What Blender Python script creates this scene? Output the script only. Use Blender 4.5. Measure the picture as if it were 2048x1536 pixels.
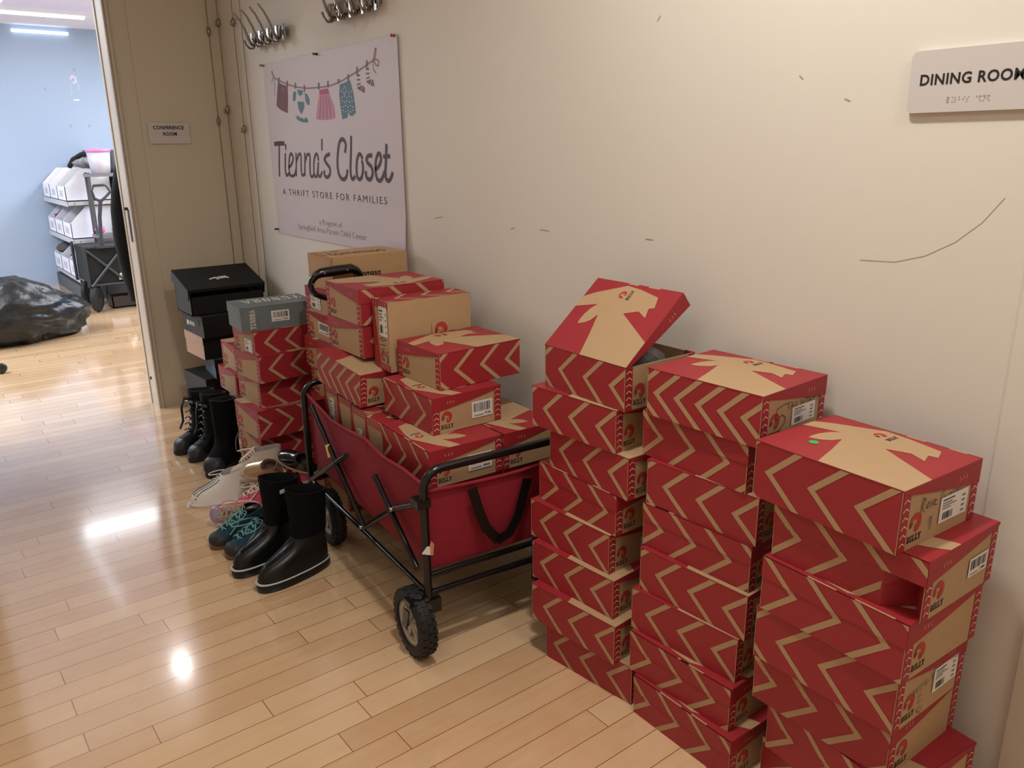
import bpy, math, random
from mathutils import Vector, Matrix, Euler, noise
random.seed(7)
PI = math.pi
for o in list(bpy.data.objects):
    bpy.data.objects.remove(o)
SC = bpy.context.scene
COL = SC.collection

# ------------------------------------------------------------------ camera, world, lights, exposure
CAM_P = (1.59787145, 0.28935954, -0.01288995, 0.6556711)   # focal/1000 px, pitch down, roll, yaw
CH = 1.435
def cam_basis():
    f, p, r, y = CAM_P
    F = Vector((math.sin(y)*math.cos(p), math.cos(y)*math.cos(p), -math.sin(p)))
    R0 = Vector((math.cos(y), -math.sin(y), 0)); U0 = R0.cross(F)
    c, s = math.cos(r), math.sin(r)
    return c*R0 + s*U0, -s*R0 + c*U0, F
CR, CU, CF = cam_basis()
cd = bpy.data.cameras.new('camera'); cam = bpy.data.objects.new('camera', cd); COL.objects.link(cam)
cd.sensor_width = 36; cd.lens = CAM_P[0]*1000/2048*36; cd.clip_start = .02
M = Matrix((( CR.x, CU.x, -CF.x, 0), (CR.y, CU.y, -CF.y, 0), (CR.z, CU.z, -CF.z, CH), (0, 0, 0, 1)))
cam.matrix_world = M
SC.camera = cam

def lin(c):
    return tuple((v/255/12.92 if v/255 <= .04045 else ((v/255+.055)/1.055)**2.4) for v in c)
w = bpy.data.worlds.new('world'); SC.world = w; w.use_nodes = True
w.node_tree.nodes['Background'].inputs[0].default_value = (.9, .95, 1, 1)
w.node_tree.nodes['Background'].inputs[1].default_value = .05
SC.view_settings.view_transform = 'Standard'
SC.view_settings.look = 'None'
SC.view_settings.gamma = 1
SC.view_settings.exposure = 0.0
try: SC.view_settings.use_curve_mapping = False
except Exception: pass

def area(name, loc, target, sx, sy, energy, col, shape='RECTANGLE'):
    l = bpy.data.lights.new(name, 'AREA'); l.shape = shape; l.size = sx; l.size_y = sy
    l.energy = energy; l.color = col
    o = bpy.data.objects.new(name, l); COL.objects.link(o); o.location = loc
    o.rotation_euler = (Vector(target)-Vector(loc)).to_track_quat('-Z', 'Y').to_euler()
    return o
# hall downlight (warm white), conference strips (cool), plus added fills with no visible fixture
area('hall_lamp_near', (.9, 1.0, 2.72), (.9, 1.0, 0), .16, .16, 22.5, (1, .97, .92), 'DISK')
area('hall_fill_behind', (1.05, -.45, 2.66), (1.05, -.45, 0), .5, .5, 12, (1, .97, .93))  # added fill, no known fixture: brightens the lower right wall
area('hall_fill_side', (-.3, .7, 2.66), (-.3, .7, 0), .8, .8, 8, (1, .97, .93))  # added soft fill from the open side of the hall
area('hall_fill_far', (.1, 3.0, 2.7), (.1, 3.0, 0), .5, .5, 3.6, (1, .97, .95))  # added fill that lifts the far walls, no known lamp there
area('conference_fill_left', (-.8, 7.4, 2.68), (-.8, 7.4, 0), 1.2, 3.8, 190, (.88, .94, 1))  # added unseen fill for this room, placed clear of the floor reflection
area('conference_fill_right', (3.3, 7.4, 2.68), (3.3, 7.4, 0), 1.2, 3.6, 190, (.88, .94, 1))  # added unseen fill from the right, leaves the jamb face unlit
area('conference_strip_far', (1.55, 9.44, 2.69), (1.55, 9.44, 0), .78, .05, 6, (.95, .97, 1))
area('conference_strip_near', (1.29, 6.25, 2.69), (1.29, 6.25, 0), .08, .16, 2.2, (.95, .97, 1))

# ------------------------------------------------------------------ pixel -> plane helpers (2048 x 1536 photo pixels)
CO = Vector((0, 0, CH))
def ray(u, v):
    f = CAM_P[0]*1000
    return CR*((u-1024)/f) - CU*((v-768)/f) + CF
def at_x(u, v, x): d = ray(u, v); return CO + d*(x/d.x)
def at_y(u, v, y): d = ray(u, v); return CO + d*(y/d.y)
def at_z(u, v, z): d = ray(u, v); return CO + d*((z-CH)/d.z)
def at_plane(u, v, p, n): d = ray(u, v); p = Vector(p); n = Vector(n); return CO + d*((p-CO).dot(n)/d.dot(n))

# ------------------------------------------------------------------ materials
MATS = {}
def mat(name, rgb, rough=.6, metal=0.0, var=.06, scale=14, bump=0.0, spec=.5, alpha=1.0, emit=None, trans=0.0, coat=0.0, stretch=None):
    if name in MATS: return MATS[name]
    m = bpy.data.materials.new(name); m.use_nodes = True; N = m.node_tree.nodes; L = m.node_tree.links
    b = N['Principled BSDF']
    c = lin(rgb)
    b.inputs['Roughness'].default_value = rough; b.inputs['Metallic'].default_value = metal
    b.inputs['Specular IOR Level'].default_value = spec
    b.inputs['Coat Weight'].default_value = coat
    b.inputs['Transmission Weight'].default_value = trans
    tc = N.new('ShaderNodeTexCoord'); mp = N.new('ShaderNodeMapping'); nz = N.new('ShaderNodeTexNoise')
    L.new(tc.outputs['Object'], mp.inputs[0]); L.new(mp.outputs[0], nz.inputs['Vector'])
    if stretch: mp.inputs['Scale'].default_value = stretch
    nz.inputs['Scale'].default_value = scale; nz.inputs['Detail'].default_value = 5
    mx = N.new('ShaderNodeMix'); mx.data_type = 'RGBA'
    mx.inputs[6].default_value = tuple(x*(1-var) for x in c)+(1,)
    mx.inputs[7].default_value = tuple(min(1, x*(1+var)) for x in c)+(1,)
    L.new(nz.outputs['Fac'], mx.inputs[0]); L.new(mx.outputs[2], b.inputs['Base Color'])
    if bump:
        bp = N.new('ShaderNodeBump'); bp.inputs['Strength'].default_value = bump; bp.inputs['Distance'].default_value = .01
        L.new(nz.outputs['Fac'], bp.inputs['Height']); L.new(bp.outputs[0], b.inputs['Normal'])
    if emit:
        b.inputs['Emission Color'].default_value = lin(rgb)+(1,); b.inputs['Emission Strength'].default_value = emit
    b.inputs['Alpha'].default_value = alpha
    MATS[name] = m
    return m

RED = mat('red_carton', (154, 36, 43), .5, var=.07, scale=6)
KRAFT = mat('kraft_carton', (177, 144, 106), .65, var=.05, scale=40)
PALE = mat('pale_print', (226, 176, 160), .6)
LOGO = mat('logo_red', (176, 52, 44), .6)
BLACKINK = mat('black_ink', (22, 18, 16), .6)
GREYINK = mat('grey_ink', (120, 112, 106), .6)
WHITE = mat('white_label_paper', (226, 220, 212), .5, var=.02)
BLK = mat('black_paint', (14, 14, 15), .3, var=.1)
STEEL = mat('brushed_steel', (170, 165, 160), .25, 1.0)
WALLM = mat('cream_wall_paint', (222, 214, 201), .62, var=.015, scale=3)
ENDM = mat('tan_wall_paint', (204, 193, 170), .6, var=.015, scale=3)
TRIMM = mat('door_trim_paint', (200, 186, 168), .4, var=.02)
CONFM = mat('pale_blue_wall_paint', (158, 174, 196), .7, var=.015, scale=3)
CEILM = mat('ceiling_paint', (225, 225, 232), .8, var=.01)

def floor_material():
    m = bpy.data.materials.new('maple_strip_floor'); m.use_nodes = True; N = m.node_tree.nodes; L = m.node_tree.links
    b = N['Principled BSDF']
    def math_(op, a, c=None, d=None):
        n = N.new('ShaderNodeMath'); n.operation = op
        for i, v in enumerate((a, c, d)):
            if v is None: continue
            if isinstance(v, (int, float)): n.inputs[i].default_value = v
            else: L.new(v, n.inputs[i])
        return n.outputs[0]
    geo = N.new('ShaderNodeNewGeometry'); sp = N.new('ShaderNodeSeparateXYZ'); L.new(geo.outputs['Position'], sp.inputs[0])
    X, Y = sp.outputs[0], sp.outputs[1]
    yr = math_('SUBTRACT', math_('DIVIDE', Y, .0826), .736)
    row = math_('FLOOR', yr); fy = math_('FRACT', yr)
    wn = N.new('ShaderNodeTexWhiteNoise'); wn.noise_dimensions = '1D'; L.new(row, wn.inputs['W'])
    xr = math_('ADD', math_('DIVIDE', X, .82), math_('MULTIPLY', wn.outputs['Value'], 7.3))
    cell = math_('FLOOR', xr); fx = math_('FRACT', xr)
    cb = N.new('ShaderNodeCombineXYZ'); L.new(row, cb.inputs[0]); L.new(cell, cb.inputs[1])
    wn2 = N.new('ShaderNodeTexWhiteNoise'); wn2.noise_dimensions = '3D'; L.new(cb.outputs[0], wn2.inputs['Vector'])
    # grain
    g = N.new('ShaderNodeCombineXYZ'); L.new(math_('MULTIPLY', X, 2.2), g.inputs[0]); L.new(math_('MULTIPLY', Y, 55), g.inputs[1])
    L.new(math_('MULTIPLY', wn2.outputs['Value'], 40), g.inputs[2])
    nz = N.new('ShaderNodeTexNoise'); nz.inputs['Scale'].default_value = 1.0; nz.inputs['Detail'].default_value = 6; L.new(g.outputs[0], nz.inputs['Vector'])
    nz2 = N.new('ShaderNodeTexNoise'); nz2.inputs['Scale'].default_value = 9; nz2.inputs['Detail'].default_value = 3; L.new(geo.outputs['Position'], nz2.inputs['Vector'])
    ramp = N.new('ShaderNodeValToRGB'); e = ramp.color_ramp.elements
    e[0].position = 0; e[0].color = lin((208, 165, 122))+(1,); e[1].position = 1; e[1].color = lin((238, 205, 164))+(1,)
    e2 = ramp.color_ramp.elements.new(.5); e2.color = lin((226, 188, 146))+(1,)
    fac = math_('ADD', math_('MULTIPLY', wn2.outputs['Value'], .55), math_('MULTIPLY', nz.outputs['Fac'], .34))
    fac = math_('ADD', fac, math_('MULTIPLY', math_('SUBTRACT', nz2.outputs['Fac'], .5), .35))
    L.new(fac, ramp.inputs[0])
    # seams
    sy = math_('MINIMUM', fy, math_('SUBTRACT', 1.0, fy)); sx = math_('MULTIPLY', math_('MINIMUM', fx, math_('SUBTRACT', 1.0, fx)), 9.9)
    seam = math_('LESS_THAN', math_('MINIMUM', sy, sx), .013)
    mx = N.new('ShaderNodeMix'); mx.data_type = 'RGBA'; L.new(seam, mx.inputs[0]); L.new(ramp.outputs[0], mx.inputs[6]); mx.inputs[7].default_value = lin((122, 78, 42))+(1,)
    L.new(mx.outputs[2], b.inputs['Base Color'])
    b.inputs['Roughness'].default_value = .16; b.inputs['Specular IOR Level'].default_value = .9; b.inputs['Coat Weight'].default_value = 1.0; b.inputs['Coat IOR'].default_value = 1.75; b.inputs['Coat Roughness'].default_value = .10
    hb = math_('ADD', math_('MULTIPLY', seam, -1.0), math_('MULTIPLY', math_('ADD', nz2.outputs['Fac'], wn2.outputs['Value']), .16))
    bp = N.new('ShaderNodeBump'); bp.inputs['Strength'].default_value = .12; bp.inputs['Distance'].default_value = .002
    L.new(hb, bp.inputs['Height']); L.new(bp.outputs[0], b.inputs['Normal'])
    return m
FLOORM = floor_material()

# ------------------------------------------------------------------ mesh builder
class MB:
    def __init__(s): s.v = []; s.f = []; s.m = []; s.mats = []; s.smooth = []
    def mi(s, m):
        if m not in s.mats: s.mats.append(m)
        return s.mats.index(m)
    def add(s, vs, fs, m, smooth=False):
        o = len(s.v); s.v += [tuple(v) for v in vs]; k = s.mi(m)
        for f in fs: s.f.append(tuple(i+o for i in f)); s.m.append(k); s.smooth.append(smooth)
    def box(s, a, b, m, R=None):
        (x0, y0, z0), (x1, y1, z1) = a, b
        vs = [Vector(p) for p in ((x0,y0,z0),(x1,y0,z0),(x1,y1,z0),(x0,y1,z0),(x0,y0,z1),(x1,y0,z1),(x1,y1,z1),(x0,y1,z1))]
        if R: vs = [R @ v for v in vs]
        fs = [(3,2,1,0),(4,5,6,7),(0,1,5,4),(1,2,6,5),(2,3,7,6),(3,0,4,7)]
        if isinstance(m, (list, tuple)):      # bottom, top, -y, +x, +y, -x
            for f, mm in zip(fs, m): s.add(vs, [f], mm)
        else: s.add(vs, fs, m)
    def poly(s, pts, m): s.add(pts, [tuple(range(len(pts)))], m)
    def prism(s, pts, d, m):                  # polygon in space extruded along vector d
        n = len(pts); d = Vector(d); P = [Vector(p) for p in pts]
        s.add(P+[p+d for p in P], [tuple(range(n-1, -1, -1)), tuple(range(n, 2*n))]+[(i, (i+1) % n, n+(i+1) % n, n+i) for i in range(n)], m)
    def tube(s, path, r, m, n=8, caps=True, rs=None):
        P = [Vector(p) for p in path]; vs = []; fs = []
        up = None
        for i, p in enumerate(P):
            t = (P[min(i+1, len(P)-1)]-P[max(i-1, 0)])
            t = t.normalized() if t.length > 1e-9 else Vector((0, 0, 1))
            if up is None:
                up = Vector((0, 0, 1)) if abs(t.z) < .9 else Vector((1, 0, 0))
            a = (up - t*up.dot(t))
            a = a.normalized() if a.length > 1e-6 else t.orthogonal().normalized()
            up = a; b = t.cross(a)
            rr = rs[i] if rs else r
            for k in range(n):
                an = 2*PI*k/n; vs.append(p + a*(rr*math.cos(an)) + b*(rr*math.sin(an)))
        for i in range(len(P)-1):
            for k in range(n):
                fs.append((i*n+k, i*n+(k+1) % n, (i+1)*n+(k+1) % n, (i+1)*n+k))
        s.add(vs, fs, m, True)
        if caps:
            s.add(vs[:n], [tuple(range(n-1, -1, -1))], m); s.add(vs[-n:], [tuple(range(n))], m)
    def rings(s, rings, m, cap0=True, cap1=True, smooth=True, close=True):
        n = len(rings[0]); vs = [p for r in rings for p in r]; fs = []
        for i in range(len(rings)-1):
            for k in range(n if close else n-1):
                fs.append((i*n+k, i*n+(k+1) % n, (i+1)*n+(k+1) % n, (i+1)*n+k))
        s.add(vs, fs, m, smooth)
        if cap0: s.add(rings[0], [tuple(range(n-1, -1, -1))], m)
        if cap1: s.add(rings[-1], [tuple(range(n))], m)
    def lathe(s, prof, m, axis='z', c=(0, 0, 0), n=28, smooth=True, caps=True):
        c = Vector(c); rs = []
        for r, h in prof:
            ring = []
            for k in range(n):
                a = 2*PI*k/n
                p = {'z': (r*math.cos(a), r*math.sin(a), h), 'x': (h, r*math.cos(a), r*math.sin(a)), 'y': (r*math.sin(a), h, r*math.cos(a))}[axis]
                ring.append(c+Vector(p))
            rs.append(ring)
        s.rings(rs, m, caps, caps, smooth=smooth)
    def ribbon(s, pts, w, m, O, U, V, off):   # stroke in a face plane: pts in (u,v)
        s.rk = getattr(s, 'rk', 0)+1
        N = U.cross(V).normalized(); O = O + N*(off+.000012*(s.rk % 40))
        P = [Vector((q[0], q[1])) for q in pts]; P = [q for i, q in enumerate(P) if i == 0 or (q-P[i-1]).length > 1e-6]
        if len(P) < 2: return
        L = []; R = []
        for i, q in enumerate(P):
            d0 = (q-P[i-1]).normalized() if i else (P[1]-q).normalized()
            d1 = (P[i+1]-q).normalized() if i < len(P)-1 else d0
            t = d0+d1
            t = t.normalized() if t.length > .2 else d1
            n = Vector((-t.y, t.x)); k = w/2/max(.6, n.dot(Vector((-d1.y, d1.x))))
            e = (-d0*w*.3 if i == 0 else d1*w*.3 if i == len(P)-1 else Vector((0, 0)))
            L.append(q+n*k+e); R.append(q-n*k+e)
        for i in range(len(P)-1):
            s.poly([O+U*p[0]+V*p[1] for p in (L[i], R[i], R[i+1], L[i+1])], m)
    def decal(s, pts, m, O, U, V, off):
        N = U.cross(V).normalized()
        s.poly([O+N*off+U*p[0]+V*p[1] for p in pts], m)
    def build(s, name, parent=None, loc=(0, 0, 0), rot=(0, 0, 0), matrix=None):
        me = bpy.data.meshes.new(name); me.from_pydata(s.v, [], s.f)
        for m in s.mats: me.materials.append(m)
        me.polygons.foreach_set('material_index', s.m)
        me.polygons.foreach_set('use_smooth', s.smooth)
        me.update()
        o = bpy.data.objects.new(name, me); COL.objects.link(o)
        if parent: o.parent = parent
        if matrix: o.matrix_world = matrix
        else: o.location = loc; o.rotation_euler = rot
        return o

def tag(o, label=None, cat=None, group=None, kind=None):
    if label: o['label'] = label
    if cat: o['category'] = cat
    if group: o['group'] = group
    if kind: o['kind'] = kind
    return o
def thing(name, label, cat, loc=(0, 0, 0), rotz=0, group=None, matrix=None):
    o = bpy.data.objects.new(name, None); COL.objects.link(o); o.empty_display_size = .05
    if matrix: o.matrix_world = matrix
    else: o.location = loc; o.rotation_euler = (0, 0, rotz)
    return tag(o, label, cat, group)
def struct(mb, name): return tag(mb.build(name), kind='structure')

def clip(poly, x0, x1, y0, y1):
    for ax, lim, sg in ((0, x0, 1), (0, x1, -1), (1, y0, 1), (1, y1, -1)):
        out = []
        for i in range(len(poly)):
            a, b = poly[i-1], poly[i]
            da, db = (a[ax]-lim)*sg, (b[ax]-lim)*sg
            if (da >= 0) != (db >= 0):
                t = da/(da-db); out.append((a[0]+(b[0]-a[0])*t, a[1]+(b[1]-a[1])*t))
            if db >= 0: out.append(b)
        poly = out
        if len(poly) < 3: return []
    return poly

# ------------------------------------------------------------------ lettering
TXT = {}
def text_polys(s, bold=0.0, spacing=1.0):
    k = (s, bold, spacing)
    if k in TXT: return TXT[k]
    cu = bpy.data.curves.new('t', 'FONT'); cu.body = s; cu.size = 1; cu.offset = bold; cu.space_character = spacing; cu.resolution_u = 3
    o = bpy.data.objects.new('t', cu); COL.objects.link(o)
    dg = bpy.context.evaluated_depsgraph_get(); dg.update()
    me = o.evaluated_get(dg).to_mesh()
    vs = [(v.co.x, v.co.y) for v in me.vertices]; fs = [tuple(p.vertices) for p in me.polygons]
    o.evaluated_get(dg).to_mesh_clear(); bpy.data.objects.remove(o); bpy.data.curves.remove(cu)
    x0 = min(v[0] for v in vs); x1 = max(v[0] for v in vs); y0 = min(v[1] for v in vs); y1 = max(v[1] for v in vs)
    vs = [((x-x0)/(x1-x0), (y-y0)/(y1-y0)) for x, y in vs]
    TXT[k] = (vs, fs); return TXT[k]
def text(mb, s, m, O, U, V, off, box, bold=0.0, spacing=1.0):
    u0, v0, u1, v1 = box; vs, fs = text_polys(s, bold, spacing); N = U.cross(V).normalized()
    mb.add([O+N*off+U*(u0+(u1-u0)*x)+V*(v0+(v1-v0)*y) for x, y in vs], fs, m)
GL = {  # slab letters out of rectangles / quads in a .8 x 1 cell
 'B': [(0,0,.62,.14),(0,.86,.62,1),(.1,0,.3,1),(.1,.43,.6,.57),(.52,.1,.74,.46),(.52,.54,.72,.9)],
 'I': [(0,0,.46,.14),(0,.86,.46,1),(.13,0,.33,1)],
 'L': [(0,0,.68,.15),(0,.86,.44,1),(.12,0,.32,1),(.54,0,.68,.34)],
 'Y': [(.2,0,.6,.13),(.3,0,.5,.45),[(.3,.4),(.5,.4),(.22,1),(.02,1)],[(.3,.4),(.5,.4),(.78,1),(.58,1)],(-.04,.88,.3,1),(.5,.88,.84,1)],
 'T': [(.28,0,.46,1),(0,.86,.74,1),(.14,0,.6,.1),(0,.68,.1,1),(.64,.68,.74,1)],
 'U': [(.08,.12,.24,1),(.54,.12,.64,1),(.14,0,.58,.14),(-.02,.9,.34,1),(.44,.9,.74,1)],
 'N': [(.1,0,.2,1),(.6,0,.7,1),[(.1,1),(.28,1),(.7,0),(.54,0)],(-.02,.9,.2,1),(-.02,0,.3,.09),(.5,.9,.8,1)],
 'D': [(.1,0,.28,1),(0,0,.5,.12),(0,.88,.5,1),(.5,.1,.7,.9)],
 'R': [(.1,0,.28,1),(0,.9,.52,1),(0,0,.38,.1),(.1,.45,.52,.55),(.48,.52,.68,.93),[(.34,.48),(.52,.48),(.8,0),(.6,0)]],
 'A': [[(0,0),(.12,0),(.44,1),(.34,1)],[(.34,1),(.48,1),(.84,0),(.64,0)],(.2,.28,.62,.38),(-.06,0,.22,.08),(.56,0,.9,.08)],
}
def slab(mb, s, m, O, U, V, off, box, adv=None):
    u0, v0, u1, v1 = box; ws = [{'I': .56, 'L': .78}.get(c, .9) for c in s]; tot = sum(ws); x = 0
    for c, wd in zip(s, ws):
        for g in GL[c]:
            q = [(g[0],g[1]),(g[2],g[1]),(g[2],g[3]),(g[0],g[3])] if isinstance(g, tuple) else g
            mb.decal([(u0+(x+p[0])/tot*(u1-u0), v0+p[1]*(v1-v0)) for p in q], m, O, U, V, off)
        x += wd
def crescent(mb, m, O, U, V, off, cu, cv, r, rot=0):
    # goat-horn mark: thick arc with a pointed face inside
    out = []; inn = []
    for i in range(15):
        a = math.radians(205 - i*20) + rot; t = i/14
        out.append((cu+r*math.cos(a), cv+r*math.sin(a)))
        ri = r*(.50 + .12*math.cos(t*PI*2)); 
        if i == 14: ri = r*.97
        inn.append((cu-.10*r+ri*math.cos(a), cv-.06*r+ri*math.sin(a)))
    for i in range(14): mb.decal([out[i], inn[i], inn[i+1], out[i+1]][::-1], m, O, U, V, off)
    c, s = math.cos(rot), math.sin(rot)
    for q in ([(-.95,.1),(-.5,.16),(-.36,-.12),(-.8,-.5),(-1,-.3)], [(.05,-.1),(.25,.0),(.1,-.6),(.25,-.9),(0,-.98),(-.12,-.5)]):
        mb.decal([(cu+r*(p[0]*c-p[1]*s), cv+r*(p[0]*s+p[1]*c)) for p in q], m, O, U, V, off)

# ------------------------------------------------------------------ room shell
WX = 1.66; EY = 4.76; EY2 = 4.90; CEIL = 2.75
b = MB(); b.box((-1.6, -1.7, -.05), (4.7, 10.5, 0), FLOORM); struct(b, 'floor')
b = MB(); b.box((WX, -1.7, 0), (WX+.12, EY, CEIL), WALLM)
U, V, O = Vector((0, -1, 0)), Vector((0, 0, 1)), Vector((WX, 0, 0))
SCUFF = mat('scuff', (168, 154, 130), .7)
def wall_stroke(px, wd, m, off=.0006):
    P = [at_x(u, v, WX) for u, v in px]; b.ribbon([(-p.y, p.z) for p in P], wd, m, O, U, V, off)
wall_stroke([(1720, 520), (1790, 524), (1850, 512), (1910, 485), (1965, 445), (2010, 396)], .0014, SCUFF)
for q in ([(1022, 458), (1030, 455)], [(1080, 459), (1098, 462)], [(1315, 42), (1321, 32)], [(1690, 198), (1700, 202)], [(1600, 152), (1606, 158)], [(870, 436), (886, 434)], [(1292, 478), (1306, 480)], [(1980, 1195), (1990, 1200)]):
    wall_stroke(q, .003, SCUFF)
struct(b, 'wall_right')
b = MB(); b.box((1.085, EY, 0), (4.6, EY2, CEIL), ENDM); b.box((-1.5, EY, 0), (.09, EY2, CEIL), ENDM); b.box((.09, EY, 2.32), (1.085, EY2, CEIL), ENDM)
b.box((1.383, EY-.0008, 1.850), (1.398, EY, 1.876), mat('hole_patch', (96, 80, 52), .8))
struct(b, 'wall_end')
b = MB(); b.box((1.183, EY-.006, 0), (WX-.0005, EY, CEIL), ENDM); struct(b, 'trim_3')      # raised wall panel right of the door trim
b = MB(); b.box((-1.5, -1.7, 0), (-1.4, EY, CEIL), WALLM); struct(b, 'wall_left')
b = MB(); b.box((-1.4, -1.7, 0), (WX, -1.6, CEIL), WALLM); struct(b, 'wall_back')
b = MB(); b.box((-1.5, -1.7, CEIL), (WX+.12, EY2, CEIL+.1), CEILM); struct(b, 'ceiling')
# conference room
b = MB(); b.box((-1.5, 10.35, 0), (4.6, 10.45, 2.95), CONFM)
for q in ((0.43, 1.93), (.43, 1.7), (1.66, 1.63), (1.83, 1.63), (1.62, 2.2)): pass
for (u, v) in ((90, 178), (142, 252), (179, 252), (148, 140)):
    p = at_y(u, v, 10.35); b.box((p.x-.012, 10.349, p.z-.015), (p.x+.012, 10.35, p.z+.015), mat('nail_hole', (150, 160, 166), .8))
struct(b, 'wall_conference_far')
b = MB(); b.box((4.5, EY2, 0), (4.6, 10.35, 2.95), CONFM); struct(b, 'wall_conference_right')
b = MB(); b.box((-1.6, EY2, 0), (-1.5, 10.45, 2.95), CONFM); struct(b, 'wall_conference_left')
b = MB(); b.box((-1.5, 10.335, 0), (4.5, 10.35, .165), CONFM); struct(b, 'baseboard_conference')
b = MB(); b.box((-1.6, EY2, 2.72), (4.6, 10.5, 2.8), CEILM); struct(b, 'ceiling_conference')
LED = mat('led_strip', (235, 245, 255), .5, emit=2.2)
b = MB(); b.box((1.42, 10.31, 2.645), (1.95, 10.345, 2.672), LED)
tag(b.build('strip_light'), 'long thin white strip light where the far wall meets the ceiling', 'light')
b = MB(); b.box((1.12, 9.42, 2.695), (1.95, 9.46, 2.714), LED); b.box((1.12, 7.6, 2.695), (1.155, 9.46, 2.714), LED)
tag(b.build('strip_light'), 'L-shaped white strip light set in the conference room ceiling', 'light')
b = MB(); b.box((1.16, 7.6, 2.69), (1.9, 8.9, 2.72), mat('ceiling_panel', (215, 215, 240), .7))
tag(b.build('ceiling_panel'), 'pale ceiling panel inside the L-shaped strip light', 'panel')
# door casing (hall side), jamb lining, strike plate
b = MB()
b.box((1.068, EY-.004, 0), (1.087, EY2+.004, 2.32), TRIMM)                     # jamb lining
b.box((1.062, EY2-.012, 0), (1.07, EY2+.016, 2.34), TRIMM)                      # door stop at the far edge
b.box((1.068, EY-.016, 0), (1.076, EY, 2.36), TRIMM); b.box((1.080, EY-.016, 0), (1.094, EY, 2.36), TRIMM); b.box((1.076, EY-.008, 0), (1.080, EY, 2.36), TRIMM)
door = tag(b.build('door_1'), kind='structure')
BRZ = mat('dark_bronze', (74, 60, 48), .35, .8)
b2 = MB(); b2.box((1.0655, EY+.030, .955), (1.0685, EY+.062, 1.13), BRZ); b2.box((1.052, EY+.05, 1.125), (1.068, EY+.075, 1.14), BRZ); b2.box((1.0650, EY+.038, 1.0), (1.0656, EY+.054, 1.07), BLACKINK)
b2.build('strike_plate', door)
b2 = MB(); b2.lathe([(.001, 0), (.009, 0), (.009, -.006), (.001, -.006)], MATS['dark_bronze'], 'x', (1.068, EY+.08, .165), 12)
b2.build('door_stop_screw', door)
b = MB()
b.box((.085, EY-.02, 0), (.125, EY2+.004, 2.32), TRIMM); b.box((.085, EY-.02, 2.30), (1.068, EY2+.004, 2.34), TRIMM)
struct(b, 'trim_1')
# dining room casing at the right edge of the view and wall panel edge
b = MB(); b.box((WX-.018, .30, 0), (WX, .475, 2.2), TRIMM); b.box((WX-.024, .30, 0), (WX, .40, 2.2), TRIMM); struct(b, 'trim_2')
b = MB(); b.box((WX-.003, .475, 0), (WX, .587, CEIL), WALLM); struct(b, 'trim_4')

# ------------------------------------------------------------------ shoeboxes
GOAT = [(.455,0),(.386,.294),(.321,.531),(.293,.445),(.242,.391),(.173,.362),(.165,.42),(.169,.50),(.195,.60),(.235,.66),(.0,.575),(.0,.72),(.1,.80),(.208,.859),(.407,.968),(.575,.945),(.803,.885),(.845,.75),(.792,.728),(.827,.607),(.714,.671),(.576,.607),(.77,.48),(1,.329),(1,0)]
ORI = {'A': ((1,0,0),(0,1,0),(0,0,1)), 'A180': ((-1,0,0),(0,-1,0),(0,0,1)), 'X': ((0,1,0),(-1,0,0),(0,0,1)), 'X180': ((0,-1,0),(1,0,0),(0,0,1)),
       'SX': ((0,0,-1),(-1,0,0),(0,1,0)), 'SX2': ((0,0,-1),(1,0,0),(0,-1,0))}
def ori(kind):
    X, Y, Z = [Vector(v) for v in ORI[kind]]
    return Matrix((X, Y, Z)).transposed()
def chevrons(L, H, n, phase, point_left, bw=.0122):
    out = []; per = L/(n+.15); d = H*.56
    for i in range(-1, n+2):
        a = (phase+i)*per
        for lo in (0, 1):
            y0, y1 = (.5*H, H) if lo else (0, .5*H)
            if lo: q = [(a, y0), (a+bw*1.5, y0), (a+d+bw*1.5, y1), (a+d, y1)]
            else: q = [(a+d, y0), (a+d+bw*1.5, y0), (a+bw*1.5, y1), (a, y1)]
            if not point_left: q = [(L-p[0], p[1]) for p in q][::-1]
            out.append(q)
    return out
def end_face(mb, W, H, O, U, V, hinge_left, fh, off, logo=True):
    sw = min(.024, W*.1)
    for u0 in (0, W-sw):
        mb.decal([(u0, 0), (u0+sw, 0), (u0+sw, H), (u0, H)], RED, O, U, V, off)
        k = 0.012
        while k < H-.012:
            c = u0+sw/2; h = sw*.36; t = .0022
            for s in (-1, 1):
                q = [(c, k+h), (c, k+h-t*1.3), (c+s*sw*.38, k), (c+s*sw*.38, k+t*1.3)]
                mb.decal(q if s < 0 else q[::-1], PALE, O, U, V, off*2)
            k += .0168
    if logo:
        s = min(1, H/.115)
        crescent(mb, LOGO, O, U, V, off*1.5, sw+.026*s, .050*s, .019*s)
        slab(mb, 'BILLY', BLACKINK, O, U, V, off*1.5, (sw+.004, .0135*s, sw+.05*s, .0265*s))
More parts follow.
